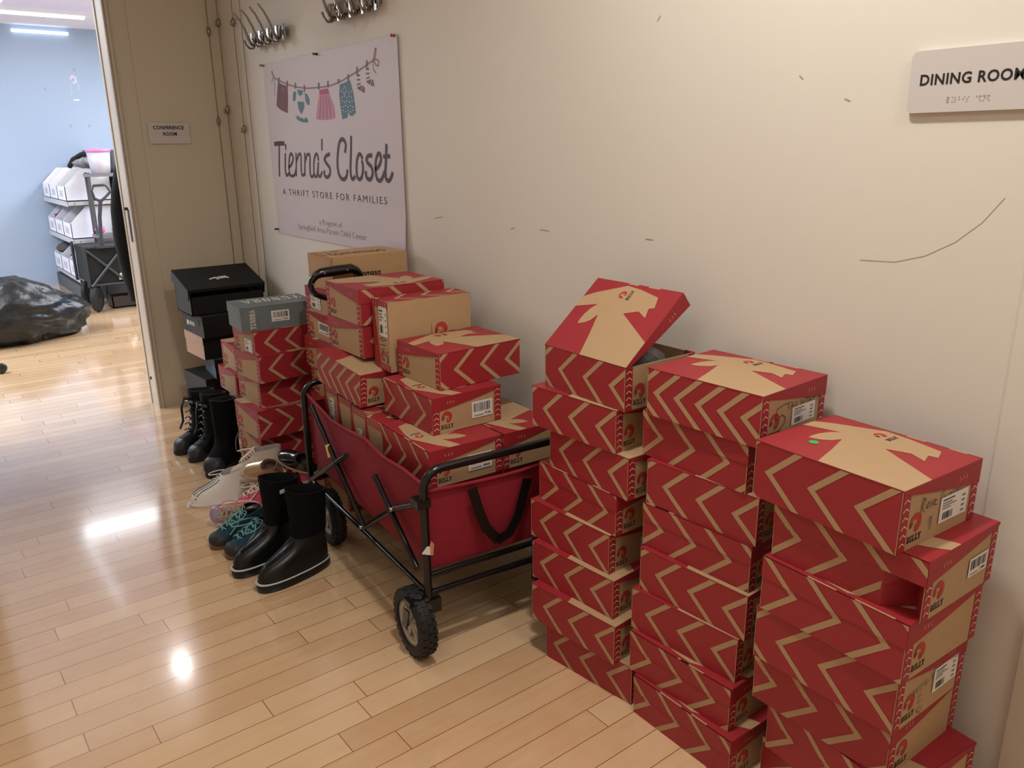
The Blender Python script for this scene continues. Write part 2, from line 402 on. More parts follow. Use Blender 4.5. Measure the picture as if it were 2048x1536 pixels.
def barcode(mb, O, U, V, box, off, num):
    u0, v0, u1, v1 = box; mb.prism([O+U*p[0]+V*p[1]+U.cross(V).normalized()*off for p in ((u0,v0),(u1,v0),(u1,v1),(u0,v1))], U.cross(V).normalized()*.0002, WHITE)
    wd, ht = u1-u0, v1-v0; x = u0+wd*.09; rnd = random.Random(num); o2 = off+.0005
    while x < u1-wd*.1:
        t = rnd.choice((.0006, .0012, .002, .0026)); mb.decal([(x, v0+ht*.36), (x+t, v0+ht*.36), (x+t, v1-ht*.12), (x, v1-ht*.12)], BLACKINK, O, U, V, o2); x += t+rnd.choice((.0008, .0015, .0022))
    if num.isdigit():
        text(mb, num, BLACKINK, O, U, V, o2, (u0+wd*.62, v0+ht*.1, u0+wd*.9, v0+ht*.25), .03)
    mb.decal([(u0+wd*.1, v0+ht*.1), (u0+wd*.56, v0+ht*.1), (u0+wd*.56, v0+ht*.16), (u0+wd*.1, v0+ht*.16)], GREYINK, O, U, V, o2)
def size_label(mb, O, U, V, box, off):
    u0, v0, u1, v1 = box; N = U.cross(V).normalized(); mb.prism([O+U*p[0]+V*p[1]+N*off for p in ((u0,v0),(u1,v0),(u1,v1),(u0,v1))], N*.0002, WHITE)
    wd, ht = u1-u0, v1-v0; o2 = off+.0005; rnd = random.Random(5)
    for k, (a, l) in enumerate(((.84, .42), (.72, .34), (.62, .5), (.52, .3))):
        mb.decal([(u0+wd*.08, v0+ht*a), (u0+wd*(.08+l), v0+ht*a), (u0+wd*(.08+l), v0+ht*(a+.05)), (u0+wd*.08, v0+ht*(a+.05))], BLACKINK if k == 0 else GREYINK, O, U, V, o2)
    for k in range(12):
        x = u0+wd*(.12+.03*k); t = wd*rnd.choice((.008, .014, .02)); mb.decal([(x, v0+ht*.1), (x+t, v0+ht*.1), (x+t, v0+ht*.38), (x, v0+ht*.38)], BLACKINK, O, U, V, o2)
    for k in range(4):
        y = v0+ht*(.12+.2*k); mb.decal([(u0+wd*.78, y), (u0+wd*.9, y), (u0+wd*.9, y+ht*.08), (u0+wd*.78, y+ht*.08)], GREYINK, O, U, V, o2)
def shoebox(label, group, q, kind='A', L=.31, W=.25, H=.115, n=3, phase=None, pitch=0, open_lid=None, labels=(), marks=(), dot=None, crush=0, name='shoebox', goat=True, anchor='hn', cat='shoebox'):
    x, y, r, z = q; e = .0006
    R = ori(kind); ext = {'A': (W, L, H), 'X': (L, W, H), 'S': (L, H, W)}[kind[0]]
    Rz = Matrix.Rotation(r, 3, 'Z') @ Matrix.Rotation(pitch, 3, 'X')
    c = Vector((x, y, z)) + Rz @ Vector((ext[0]/2, ext[1]/2, ext[2]/2))
    RR = Rz @ R; base = c - RR @ Vector((0, 0, H/2))
    t = thing(name, label, cat, group=group, matrix=Matrix.Translation(base) @ RR.to_4x4())
    if phase is None: phase = .25 + .3*random.random()
    hw, hl = W/2-.0008, L/2-.0008; fh = .40*H; hb = H-.0022
    b = MB()
    if open_lid is None and not crush:
        b.box((-hw, -hl, 0), (hw, hl, hb), (KRAFT, KRAFT, KRAFT, RED, KRAFT, RED))
    elif crush:      # near front corner pushed in
        cx = hw - crush; ly = -hl
        P0 = [(-hw, -hl), (hw-.03, -hl), (hw, -hl+.012), (hw, -hl+.014), (hw, hl), (-hw, hl)]
        P1 = [(-hw, -hl), (hw, -hl), (hw, -hl+.05), (hw, -hl+.06), (hw, hl), (-hw, hl)]
        P0 = [(-hw, -hl), (hw, -hl), (hw, hl-.075), (hw-crush, hl-.035), (hw, hl), (-hw, hl)]
        zs = [0, H*.35, H*.62, hb]; rs = []
        for zz in zs:
            k = 1-.95*max(0, (zz-H*.5)/(H*.5)); rs.append([Vector((px if i != 3 else hw-crush*k, py, zz)) for i, (px, py) in enumerate(P0)])
        nn = 6
        for a_, b_ in zip(rs[:-1], rs[1:]):
            for i in range(nn):
                j = (i+1) % nn; m_ = KRAFT if i in (0, 4) else RED
                b.add([a_[i], a_[j], b_[j], b_[i]], [(0, 1, 2, 3)], m_)
        b.poly(rs[-1], KRAFT); b.poly(rs[0][::-1], KRAFT)
    else:
        th = .003
        b.box((-hw, -hl, 0), (hw, hl, th), KRAFT)
        b.box((-hw, -hl, 0), (-hw+th, hl, hb), (KRAFT, KRAFT, KRAFT, KRAFT, KRAFT, RED)); b.box((hw-th, -hl, 0), (hw, hl, hb), (KRAFT, KRAFT, KRAFT, RED, KRAFT, KRAFT))
        for s in (-1, 1): b.box((-hw, s*hl-(th if s > 0 else 0), 0), (hw, s*hl+(th if s < 0 else 0), hb), KRAFT)
        b.box((hw-.0045, -hl, hb-.03), (hw+.001, -hl+.03, hb+.0015), RED)
    # side prints
    faces = {'h': (Vector((-hw, hl, 0)), Vector((0, -1, 0)), 2*hl, True), 'f': (Vector((hw, -hl, 0)), Vector((0, 1, 0)), 2*hl, False)}
    Vz = Vector((0, 0, 1))
    for k, (O, U, ln, left) in faces.items():
        for p in chevrons(ln, H, n, phase, left):
            p = clip(p, 0, ln-(.078 if (crush and k == 'f') else 0), 0, hb)
            if p: b.decal(p, KRAFT, O, U, Vz, e)
        for u0 in (0, ln-.0014): b.decal([(u0, 0), (u0+.0014, 0), (u0+.0014, hb), (u0, hb)], KRAFT, O, U, Vz, e*1.5)
    ends = {'n': (Vector((-hw, -hl, 0)), Vector((1, 0, 0)), True), 'p': (Vector((hw, hl, 0)), Vector((-1, 0, 0)), False)}
    for k, (O, U, hinge_left) in ends.items():
        end_face(b, 2*hw, hb, O, U, Vz, hinge_left, fh, e)
    for (k, strokes, wd) in marks:
        O, U, _ = ends[k]
        for st in strokes: b.ribbon([(p[0]*2*hw, p[1]*H) for p in st], wd, BLACKINK, O, U, Vz, e*3)
    if kind == 'SX':                  # printed mark on the bottom face
        O, U = Vector((hw, -hl, 0)), Vector((0, 1, 0)); V2 = Vector((-1, 0, 0))
        crescent(b, LOGO, Vector((hw, hl, 0)), Vector((0, -1, 0)), V2, e, L*.62, W*.52, .025)
        b.decal([(L*.50, W*.42), (L*.504, W*.42), (L*.504, W*.62), (L*.50, W*.62)], BLACKINK, Vector((hw, hl, 0)), Vector((0, -1, 0)), V2, e)
        for yy in (.25, .75): b.box((hw*yy-.01, -hl-.0008, .001), (hw*yy+.012, -hl+.002, .004), BLACKINK)
    b.build('body', t)
    # lid
    l = MB(); tw = W/2; tl = L/2+.0004; th = .0018; P = Vector((-tw, 0, H)) if open_lid else Vector((0, 0, 0))
    l.box((-tw, -tl, H-th), (tw+.0012, tl, H), RED)
    l.box((tw-.0004, -tl, H-fh), (tw+.0012, tl, H), RED)
    N = 9; gap = .0
    for s in (-1, 1):
        pts = [(-tw, H)]+[(-tw+W*i/N, H-(.006+(fh-.006)*(i/N)**.8)) for i in range(N+1)]+[(tw, H)]
        y0 = s*(tl-.0006)
        pr = [Vector((p[0], y0, p[1])) for p in pts]
        l.prism(pr if s < 0 else pr[::-1], (0, s*.0014, 0), RED)
    if goat:
        O, U, V = Vector((-tw, tl, H)), Vector((0, -1, 0)), Vector((1, 0, 0))
        l.decal([(g[0]*2*tl, g[1]*W) for g in GOAT], KRAFT, O, U, V, e)
        crescent(l, LOGO, O, U, V, e*2, .424*2*tl, .84*W, .0125, rot=PI/2)
        slab(l, 'BILLY', BLACKINK, O+U*(.52*2*tl)+V*(.78*W), V, -U, e*2, (0, 0, .034, .0105))
    # front flap chevrons, small chevrons on the end flaps
    O, U = Vector((tw+.0012, -tl, 0)), Vector((0, 1, 0))
    for p in chevrons(2*tl, H, n, phase, False):
        p = clip(p, 0, 2*tl, H-fh, H-.001)
        if p: l.decal(p, KRAFT, O, U, Vz, e)
    for s in (-1, 1):
        O = Vector((tw, tl+.001, 0)) if s > 0 else Vector((-tw, -tl-.001, 0)); U = Vector((-s, 0, 0))
        for i in range(3):
            c0 = (.05+.011*i) if s > 0 else W-(.05+.011*i); sg = 1 if s > 0 else -1; v0 = H-fh*.45; d = .0042
            l.decal([(c0, v0), (c0+sg*d, v0+d), (c0+sg*(d+.0016), v0+d), (c0+sg*.0016, v0)][::sg], PALE, O, U, Vz, e)
            l.decal([(c0, v0), (c0+sg*.0016, v0), (c0+sg*(d+.0016), v0-d), (c0+sg*d, v0-d)][::sg], PALE, O, U, Vz, e)
    # rub marks: bare board showing on the hinge fold and front fold
    for k in range(2):
        a = random.uniform(-tl, tl*.5); l.box((tw-.003, a, H), (tw+.0013, a+random.uniform(.03, .09), H+.0003), KRAFT)
    lid = l.build('lid', t)
    if open_lid:
        piv = Vector((-tw, 0, H)); A = Matrix.Translation(piv) @ Matrix.Rotation(-open_lid, 4, 'Y') @ Matrix.Translation(-piv)
        lid.data.transform(A)
    for lb in labels:
        k, typ, box = lb[:3]; O, U, _ = ends[k]; m_ = MB(); bx = (box[0]*2*hw, box[1]*H, box[2]*2*hw, box[3]*H)
        if typ == 'bar': barcode(m_, O, U, Vz, bx, e*3, lb[3]); o = m_.build('barcode_label', t)
        elif typ == 'up':        # label turned on its side
            size_label(m_, O+U*bx[0]+Vz*bx[3], -Vz, U, (0, 0, bx[3]-bx[1], bx[2]-bx[0]), e*3); o = m_.build('size_label', t)
        else: size_label(m_, O, U, Vz, bx, e*3); o = m_.build('size_label', t)
        o['label'] = 'white printed label on the box end'
    if dot:
        m_ = MB(); O, U, V = Vector((-tw, tl, H)), Vector((0, -1, 0)), Vector((1, 0, 0))
        ring = [O+U*(dot[0]*L+.0095*math.cos(2*PI*k/24))+V*(dot[1]*W+.0095*math.sin(2*PI*k/24))+Vector((0, 0, .0008)) for k in range(24)]
        m_.prism(ring, (0, 0, .0003), mat('green_sticker', (30, 180, 84), .5))
        o = m_.build('dot_sticker', t); o['label'] = 'bright green round sticker'
    return t
ORD = ['topmost', 'second from the top', 'third from the top', 'fourth from the top', 'fifth from the top', 'sixth from the top', 'seventh from the top', 'bottom one on the floor']

# stack right beside the wagon (8 boxes, lid of the topmost raised)
G = 'shoeboxes stacked beside the wagon'; h = .1148
LB = [(1.353,1.307,-.017),(1.348,1.329,.057),(1.351,1.286,-.024),(1.352,1.325,-.002),(1.344,1.339,.04),(1.331,1.307,.068),(1.312,1.279,.088),(1.34,1.239,.12)]
for i, (x, y, r) in enumerate(LB):
    lab = ('open shoebox with its lid tilted up, on top of the stack beside the wagon' if i == 0 else
           'chevron-sided shoebox, %s in the tall stack beside the wagon' % ORD[i])
    if i == 3: lab = 'shoebox with red lid flap showing, fourth from the top in the stack beside the wagon'
    shoebox(lab, G, (x, y, r, (7-i)*h), 'A180' if i == 3 else 'A', .31, .25, h-.0007, 3, .55 if i == 0 else None, open_lid=math.radians(40) if i == 0 else None,
            labels=[('n', 'size', (.5, .3, .8, .62))] if i in (4,) else ())
# things inside the open box: dark shoes wrapped in clear plastic
SHOED = mat('dark_brown_shoe', (44, 34, 32), .45)
PLAST = mat('clear_plastic_wrap', (225, 228, 230), .12, alpha=.18, var=.3, scale=60)
def lump(name, c, rad, m, amp=.2, freq=6, seed=0, flat=None, sub=3, parent=None, ridg=False, shape=None):
    b = MB(); nu, nv = 12*sub, 7*sub; rs = []
    for j in range(nv+1):
        th = PI*j/nv; ring = []
        for i in range(nu):
            ph = 2*PI*i/nu; d = Vector((math.sin(th)*math.cos(ph), math.sin(th)*math.sin(ph), math.cos(th)))
            nn = noise.noise(d*freq+Vector((seed, 0, 0))); nn += .5*noise.noise(d*freq*2.3+Vector((0, seed, 3)))
            if ridg: nn = .6-1.6*abs(noise.noise(d*freq+Vector((seed, 0, 0))))-1.0*abs(noise.noise(d*freq*2.3+Vector((0, seed, 3))))-.6*abs(noise.noise(d*freq*5+Vector((seed, seed, 3))))
            p = Vector((d.x*rad[0], d.y*rad[1], d.z*rad[2]))*(1+amp*nn)+Vector(c)
            if shape: p = shape(p)
            if flat is not None and p.z < flat: p.z = flat
            ring.append(p)
        rs.append(ring)
    b.rings(rs, m, cap0=False, cap1=False)
    return b.build(name, parent)

o = lump('shoe', (0, 0, 0), (.055, .085, .05), SHOED, .25, 2.5, 3, -.04, 2); o.location = (1.50, 1.42, .868); tag(o, 'dark shoe lying in the open shoebox under its raised lid', 'shoe')
o = lump('plastic_bag', (0, 0, 0), (.075, .11, .062), PLAST, .22, 4, 6, -.045, 3); o.location = (1.50, 1.43, .872); tag(o, 'clear plastic bag around the shoe in the open shoebox', 'bag')

# middle of the three right-hand stacks
G = 'shoeboxes in the middle right-hand stack'; h = .1165
MBX = [(1.372,.931,.035),(1.379,.961,-.019),(1.385,.929,.05),(1.381,.935,.041),(1.369,.927,.047),(1.365,.941,.07),(1.339,.931,.021),(1.319,.906,-.023)]
FIVE = [[(.36,.72),(.22,.66),(.2,.43),(.3,.52),(.36,.44),(.35,.33),(.26,.2),(.17,.18)]]
TANW = [[(.36,.69),(.43,.71)],[(.395,.70),(.40,.58)],[(.43,.57),(.455,.70),(.48,.57)],[(.44,.62),(.47,.62)],[(.50,.57),(.50,.69),(.53,.57),(.535,.69)],
        [(.58,.69),(.60,.58),(.62,.66),(.64,.58),(.66,.69)],[(.68,.58),(.68,.68),(.72,.68),(.72,.58),(.68,.58)],[(.745,.57),(.745,.68),(.78,.66),(.745,.62),(.78,.57)],[(.81,.69),(.80,.58),(.84,.58)],[(.8,.63),(.84,.64)],[(.87,.58),(.87,.69),(.91,.6),(.95,.66)]]
for i, (x, y, r) in enumerate(MBX):
    flap = i in (1, 3, 6, 7)
    lab = ('shoebox with a handwritten 5 on its end, %s in the middle right-hand stack' if i == 0 else
           'shoebox with red lid flap showing, %s in middle right-hand stack' if flap else
           'chevron-sided shoebox, %s in the middle right-hand stack') % ORD[i]
    shoebox(lab, G, (x, y, r, (7-i)*h), 'A180' if flap else 'A', .312, .25, h-.0007, 5 if i == 0 else 3, .28 if i == 0 else None,
            labels=[('n', 'size', (.46, .22, .83, .58))] if i == 0 else (), marks=[('n', FIVE+TANW+[[(.52,.48),(.66,.34)],[(.5,.3),(.84,.56)]], .0016)] if i == 0 else ())

# rightmost stack
G = 'shoeboxes in the rightmost stack'; h = .123
RB = [(1.295,.586,-.061),(1.318,.538,-.03),(1.300,.548,-.055),(1.312,.556,-.028),(1.335,.566,-.034),(1.325,.535,-.12),(1.285,.575,-.34)]
ROSE = [[(.235,.52),(.25,.76),(.285,.72),(.245,.64),(.28,.52)],[(.30,.6),(.325,.66),(.34,.6),(.32,.56),(.30,.6)],[(.385,.66),(.355,.64),(.385,.59),(.355,.56)],[(.40,.6),(.43,.64),(.405,.66),(.40,.57),(.44,.56)],
        [(.55,.76),(.5,.72),(.485,.62),(.52,.56),(.555,.62),(.525,.64)],[(.585,.6),(.61,.66),(.62,.6),(.6,.57),(.585,.6)],[(.645,.74),(.645,.58)],[(.70,.6),(.675,.58),(.68,.66),(.70,.68)],[(.705,.78),(.705,.58)],[(.74,.7),(.75,.6)],
        [(.365,.3),(.375,.4),(.395,.36),(.385,.18)]]
WORN = [[(.22,.62),(.24,.5),(.27,.6),(.29,.5),(.32,.64)],[(.34,.5),(.37,.64)],[(.40,.66),(.40,.52),(.45,.6)],[(.48,.68),(.5,.54),(.54,.66)],[(.57,.54),(.6,.7)],[(.3,.4),(.36,.42),(.31,.28),(.37,.3)],[(.36,.2),(.31,.14),(.36,.06),(.4,.16)]]
for i, (x, y, r) in enumerate(RB):
    flap = i in (1, 2, 4, 5)
    lab = ['shoebox with a green dot sticker on its lid, on top of the rightmost stack',
           'shoebox with a crushed corner and barcode label, second down in the rightmost stack',
           'shoebox with plain tan end and lid flap, third down in the rightmost stack',
           'shoebox with handwriting and white label on its end, fourth down in the rightmost stack',
           'shoebox with lid flap and bare tan end, fifth down in the rightmost stack',
           'shoebox jutting out toward the wall trim, sixth down in the rightmost stack',
           'shoebox turned askew on the floor, bottom of the rightmost stack'][i]
    lb = {0: [('n', 'size', (.49, .2, .86, .62))], 1: [('p', 'bar', (.60, .30, .88, .62), '1386')], 3: [('n', 'size', (.52, .26, .88, .70))]}.get(i, ())
    mk = {0: [('n', ROSE, .0016)], 3: [('n', WORN, .0015)]}.get(i, ())
    shoebox(lab, G, (x, y, r, (6-i)*h), 'A180' if flap else 'A', .315, .26, h-.0007, 3, None, labels=lb, marks=mk, dot=(.25, .30) if i == 0 else None, crush=.05 if i == 1 else 0)

# boxes in and on the wagon
G = 'shoeboxes piled in the red wagon'; wr = -.06
shoebox('shoebox with barcode label at the near end of the wagon, behind its top bar', G, (1.101, 1.824, -.062, .49), 'A180', .31, .25, .115, 3, labels=[('p', 'bar', (.52, .22, .85, .66), '4029')])
shoebox('shoebox in the near right corner of the wagon, half hidden by the tall stack', G, (1.356, 1.808, -.062, .49), 'A180', .31, .20, .115, 3)
shoebox('shoebox under the near barcoded box inside the wagon', G, (1.105, 1.83, -.062, .349), 'A180', .30, .24, .139, 3)
shoebox('shoebox at the bottom of the wagon in its near right corner', G, (1.357, 1.815, -.062, .349), 'A180', .30, .19, .139, 3)
shoebox('shoebox with barcode label and lid flap, sitting higher than the wagon rim', G, (1.182, 1.926, -.02, .607), 'A180', .305, .25, .114, 3, labels=[('p', 'bar', (.56, .22, .87, .68), '9154')])
shoebox('shoebox with chevron side facing the camera, on top of the upper barcoded wagon box', G, (1.246, 1.977, .003, .723), 'X', .31, .25, .115, 3, .5)
shoebox('shoebox standing on edge with its bare tan underside showing, on the wagon pile', G, (1.230, 2.252, -.047, .7225), 'SX', .315, .235, .113, 3, labels=[('p', 'up', (.50, .06, .92, .58))],
        marks=[('p', [[(.46,.2),(.42,.45),(.47,.4),(.44,.6)],[(.38,.2),(.36,.6)],[(.32,.3),(.30,.55),(.27,.4)],[(.42,.72),(.30,.76)],[(.38,.85),(.27,.8)]], .002)])
shoebox('shoebox with printed lid on top of the wagon pile beside the pull handle', G, (1.200, 2.385, -.017, .863), 'X180', .33, .262, .122, 3)
shoebox('shoebox with bare tan end, directly beneath the topmost wagon box', G, (1.204, 2.39, .0, .748), 'X', .33, .262, .114, 3)
shoebox('shoebox slanting along the left rim of the wagon, chevron side out, pen marked', G, (1.14, 2.31, .03, .606), 'A', .31, .25, .115, 5, .4, pitch=.10, marks=[('n', [[(.33,.66),(.33,.9)],[(.33,.9),(.4,.86),(.33,.78),(.42,.66)],[(.46,.66),(.5,.9)]], .002)])
ST = ['nearest of four shoeboxes on edge along the left side of the red wagon', 'second nearest shoebox on edge along the left of the red wagon, narrow label', 'third nearest shoebox on edge along the left of the red wagon', 'farthest shoebox on edge along the left of the red wagon, long white label']
for i in range(4):
    zt = (.592, .597, .602, .607)[i]; yy = 2.145+.128*i
    shoebox(ST[i], G, (1.128+.012*i, yy, -.03, .349), 'SX', .31, zt-.349, .122, 3, labels=[('p', 'up', (.42 if i == 3 else .46, .3, .86 if i == 3 else .72, .62))] if i in (1, 3) else ())

# floor stack behind the wagon
G = 'boxes in the stack behind the wagon'
kz = [0, .118, .237, .355, .474, .592, .711, .814, .913]
KL = ['at the floor', 'second from the floor', 'third from the floor', 'fourth from the floor', 'fifth from the floor', 'sixth from the floor', 'with a barcode label, seventh from the floor', 'white labelled, just under the brown carton']
for k in range(8):
    dx = (.02, .0, .015, -.01, .0, -.02, 0, .005)[k]
    lb = [('p' if k % 2 else 'n', 'bar', (.45, .25, .86, .7), '2207')] if k == 6 else [('p' if k % 2 else 'n', 'size', (.2, .16, .56, .72))] if k == 7 else ()
    shoebox('shoebox in the stack behind the wagon, %s' % KL[k], G, (1.28+dx, 2.775+dx*.5, -.01, kz[k]), 'X' if k % 2 else 'X180', .31, .25, kz[k+1]-kz[k], 3, labels=lb)
t = thing('carton', 'plain brown carton lettered in black, on top of the stack under the poster', 'box', (1.30, 2.79, .913), 0, None)
b = MB(); A, B_, Hc = .325, .215, .128; BROWN = mat('brown_carton', (184, 146, 104), .7, var=.05, scale=20)
b.box((0, 0, 0), (A, B_, Hc), BROWN); b.box((-.001, .004, Hc), (A, B_-.004, Hc+.0015), BROWN)
text(b, 'tommaso', BLACKINK, Vector((0, 0, 0)), Vector((1, 0, 0)), Vector((0, 0, 1)), .0006, (.085, .045, .205, .068), .03)
text(b, 'tommaso', BLACKINK, Vector((0, 0, Hc+.0015)), Vector((1, 0, 0)), Vector((0, 1, 0)), .0006, (.03, .05, .27, .12), -.005)
for q in ([(.0, .17), (.06, .14), (.12, .19)], [(.01, .06), (.0, .15)], [(.004, .1), (.02, .085)]): b.ribbon(q, .004, BLACKINK, Vector((0, 0, Hc+.0015)), Vector((1, 0, 0)), Vector((0, 1, 0)), .0006)
b.ribbon([(.003, .128), (.0032, .085), (.022, .06), (.05, .05)][:2], .0012, BLACKINK, Vector((0, 0, 0)), Vector((1, 0, 0)), Vector((0, 0, 1)), .0006)
b.ribbon([(.215, .128), (.2, .09), (.12, .05), (.0, .03)], .0018, BLACKINK, Vector((0, B_, 0)), Vector((0, -1, 0)), Vector((0, 0, 1)), .0006)
b.build('body', t)

# teal box and the red stack under it, left of the wagon
G = 'shoeboxes in the stack under the teal box'
tz = [0, .13, .26, .385, .508, .62, .718]
TD = [(1.10, 3.17, .02), (1.105, 3.20, .03), (1.085, 3.15, .05), (1.118, 3.19, .02), (1.106, 3.135, .067), (1.108, 3.17, .03)]
TL = ['resting on the floor', 'second from the floor', 'with lid flap, third from floor', 'fourth from the floor', 'jutting out, second below the teal box', 'with white label, directly below teal box']
for k in range(6):
    x, y, r = TD[k]; H = tz[k+1]-tz[k]; sz = (.29, .225) if k == 5 else (.31, .245)
    kd = 'X180' if k in (1, 2) else 'X'
    shoebox('shoebox %s, in the red stack left of the wagon' % TL[k], G, (x, y, r, tz[k]), kd, sz[0], sz[1], H, 3, labels=[('p', 'size', (.56, .08, .9, .6))] if k == 5 else ())
TEAL = mat('teal_carton', (104, 114, 114), .55, var=.22, scale=9)
t = thing('shoebox', 'grey-teal shoebox lettered in white, on the red stack left of the wagon', 'shoebox', (1.075, 3.20, .718), -.08, None)
b = MB(); b.box((0, 0, 0), (.31, .2, .098), TEAL); 
slab(b, 'TUNDRA', WHITE, Vector((.058, 0, .008)), Vector((0, 0, 1)), Vector((-1, 0, 0)), .0006, (0, 0, .08, .022))
b.build('body', t)
b = MB(); b.box((-.001, -.001, .0985), (.311, .203, .1005), TEAL); b.box((-.002, -.002, .06), (0, .202, .1005), TEAL)
slab(b, 'TUNDRA', WHITE, Vector((.29, .17, .1005)), Vector((-1, 0, 0)), Vector((0, -1, 0)), .0006, (0, 0, .25, .085)); b.build('lid', t)
b = MB(); barcode(b, Vector((0, 0, 0)), Vector((1, 0, 0)), Vector((0, 0, 1)), (.125, .03, .2, .075), .0008, '61300'); b.build('barcode_label', t)

# red boxes between the teal stack and the black boxes
G = 'shoeboxes between the teal stack and the black boxes'
uz = [0, .142, .284, .402, .529]
for k in range(4):
    x, y = [(1.24, 3.72), (1.235, 3.725), (1.20, 3.735), (1.22, 3.715)][k]
    shoebox('shoebox %s, between the teal box stack and the black boxes' % ['on the floor', 'second from the floor', 'third from the floor', 'topmost of its pile'][k], G, (x, y, .0, uz[k]), 'X180' if k != 2 else 'X', .33, .25, uz[k+1]-uz[k]-.0007, 3)

# stack of black and grey boxes in the corner
BLKC = mat('black_carton', (22, 21, 21), .6, var=.15, spec=.25); DKG = mat('charcoal_carton', (56, 54, 54), .6, var=.08, spec=.3); SLATE = mat('slate_carton', (82, 94, 102), .6, var=.2, scale=20); TANC = mat('pale_tan_carton', (186, 150, 128), .7)
G = 'dark boxes stacked in the corner'
shoebox('red and tan shoebox on the floor under the black boxes in the corner', None, (1.20, 4.245, .05, 0), 'X180', .33, .27, .133, 3)
def plain_box(label, q, dx, dy, dz, m_end, m_side, m_lid, extra=None, lidz=.045, group=G):
    x, y, r, z = q; t = thing('shoebox', label, 'shoebox', (x, y, z), r, group)
    b = MB(); b.box((0, 0, 0), (dx, dy, dz-.003), (m_side, m_lid, m_side, m_side, m_side, m_end))
    if extra: extra(b)
    b.build('body', t)
    b = MB(); b.box((-.002, -.002, dz-.003), (dx+.002, dy+.002, dz), m_lid)
    b.box((-.0025, -.0025, dz-lidz), (-.0005, dy+.0025, dz), m_end); b.box((-.0025, -.0025, dz-lidz), (dx+.0025, -.0005, dz), m_side)
    b.build('lid', t); return t
plain_box('black shoebox with a grey end, on the red boxes in the corner', (1.204, 4.242, .08, .134), .342, .30, .126, DKG, BLKC, BLKC)
plain_box('slate blue shoebox low in the dark corner stack', (1.25, 4.205, -.1, .2615), .33, .267, .107, SLATE, BLKC, SLATE)
plain_box('tan ended shoebox with a dark side, middle of the dark corner stack', (1.209, 4.226, .05, .370), .342, .267, .126, TANC, BLKC, TANC)
def grip(b):
    b.lathe([(.001, -.0008), (.016, -.0008), (.016, .0), (.001, .0)], BLACKINK, 'x', (-.0024, .06, .075), 16)
    for i in range(7): b.box((-.0012, .205-.012*i, .045), (-.0003, .210-.012*i, .075), WHITE)
    b.box((-.0012, .225, .04), (-.0003, .25, .08), WHITE)
plain_box('charcoal shoebox with a round hole and small print, second in the dark corner stack', (1.204, 4.173, .03, .497), .353, .30, .112, DKG, BLKC, DKG, grip)
t = thing('shoebox', 'big black shoebox with its lid open and a white logo, topmost in the corner', 'shoebox', (1.172, 4.226, .610), 0, None)
b = MB(); th = .004; w_, d_, h_ = .385, .257, .139
b.box((0, 0, 0), (w_, d_, th), BLKC); b.box((0, 0, 0), (th, d_, h_), (BLKC, BLKC, BLKC, BLKC, BLKC, DKG)); b.box((w_-th, 0, 0), (w_, d_, h_), BLKC); b.box((0, d_-th, 0), (w_, d_, h_), BLKC); b.box((0, 0, 0), (w_, th, h_*.7), BLKC)
b.build('body', t)
b = MB(); LR = Matrix.Rotation(.28, 3, 'X'); of = Vector((-.01, .0, .137))
def T(p): return LR @ Vector(p) + of
def bx(a, c, m):
    b2 = MB(); b2.box(a, c, m); b.add([T(v) for v in b2.v], b2.f, m)
bx((0, -.01, 0), (w_+.02, d_+.01, .004), BLKC); bx((0, -.01, -.055), (.004, d_+.01, 0), DKG); bx((0, -.01, -.012), (w_+.02, -.006, 0), BLKC); bx((w_+.016, -.01, -.055), (w_+.02, d_+.01, 0), BLKC)
for s in ([(.15, .1), (.18, .115), (.19, .09)], [(.195, .115), (.235, .118), (.245, .095)], [(.2, .1), (.24, .105)]):
    b.ribbon(s, .011, WHITE, T((0, 0, .004)), LR @ Vector((1, 0, 0)), LR @ Vector((0, 1, 0)), .0008)
b.build('lid', t)

# ------------------------------------------------------------------ poster, wall signs, coat racks, hanging cables
POSTER = mat('poster_vinyl', (208, 194, 196), .5, var=.015, scale=3)
INK = mat('plum_ink', (74, 50, 56), .6)
PX = WX-.0035
def curl(y, z):
    s = (.68-y)/1.352; q = (.418-z)/.836
    return -.010*max(0, q-.8)/.2*max(0, s-.6)/.4 - .004*max(0, s-.95)/.05
t = thing('poster', 'pale wall poster with a printed clothesline and handwritten-style title, pinned above the boxes', 'poster', (PX, 3.5, 1.424))
b = MB()
def pt(u, v): p = at_x(u, v, PX); return (-p.y+3.5, p.z-1.424)
PO, PU, PV = Vector((0, 0, 0)), Vector((0, -1, 0)), Vector((0, 0, 1))
ny, nz = 40, 20; rs = []
for j in range(nz+1):
    row = []
    for i in range(ny+1):
        s, q = i/ny, j/nz; y = .68-1.352*s; z = .418-.836*q
        row.append(Vector((-.0012, y, z)))
    rs.append(row)
b.rings(rs, POSTER, False, False, True, close=False)
rs2 = [[p+Vector((.001, 0, 0)) for p in r] for r in rs]; b.rings([r[::-1] for r in rs2], POSTER, False, False, True, close=False)
def A1(x, y): return pt(530+x/7.585, 80+y/7.585)
def A2(x, y): return pt(540+x/6.4, 260+y/6.4)
PO2 = Vector((-.0012, 0, 0))
def smooth(P, n=5):
    if len(P) < 3: return P
    out = []; Q = [P[0]]+list(P)+[P[-1]]
    for i in range(1, len(Q)-2):
        a, b_, c, d = Q[i-1:i+3]
        for k in range(n):
            t_ = k/n; out.append(tuple(.5*(2*b_[j]+(c[j]-a[j])*t_+(2*a[j]-5*b_[j]+4*c[j]-d[j])*t_*t_+(3*b_[j]-a[j]-3*c[j]+d[j])*t_**3) for j in (0, 1)))
    return out+[tuple(P[-1])]
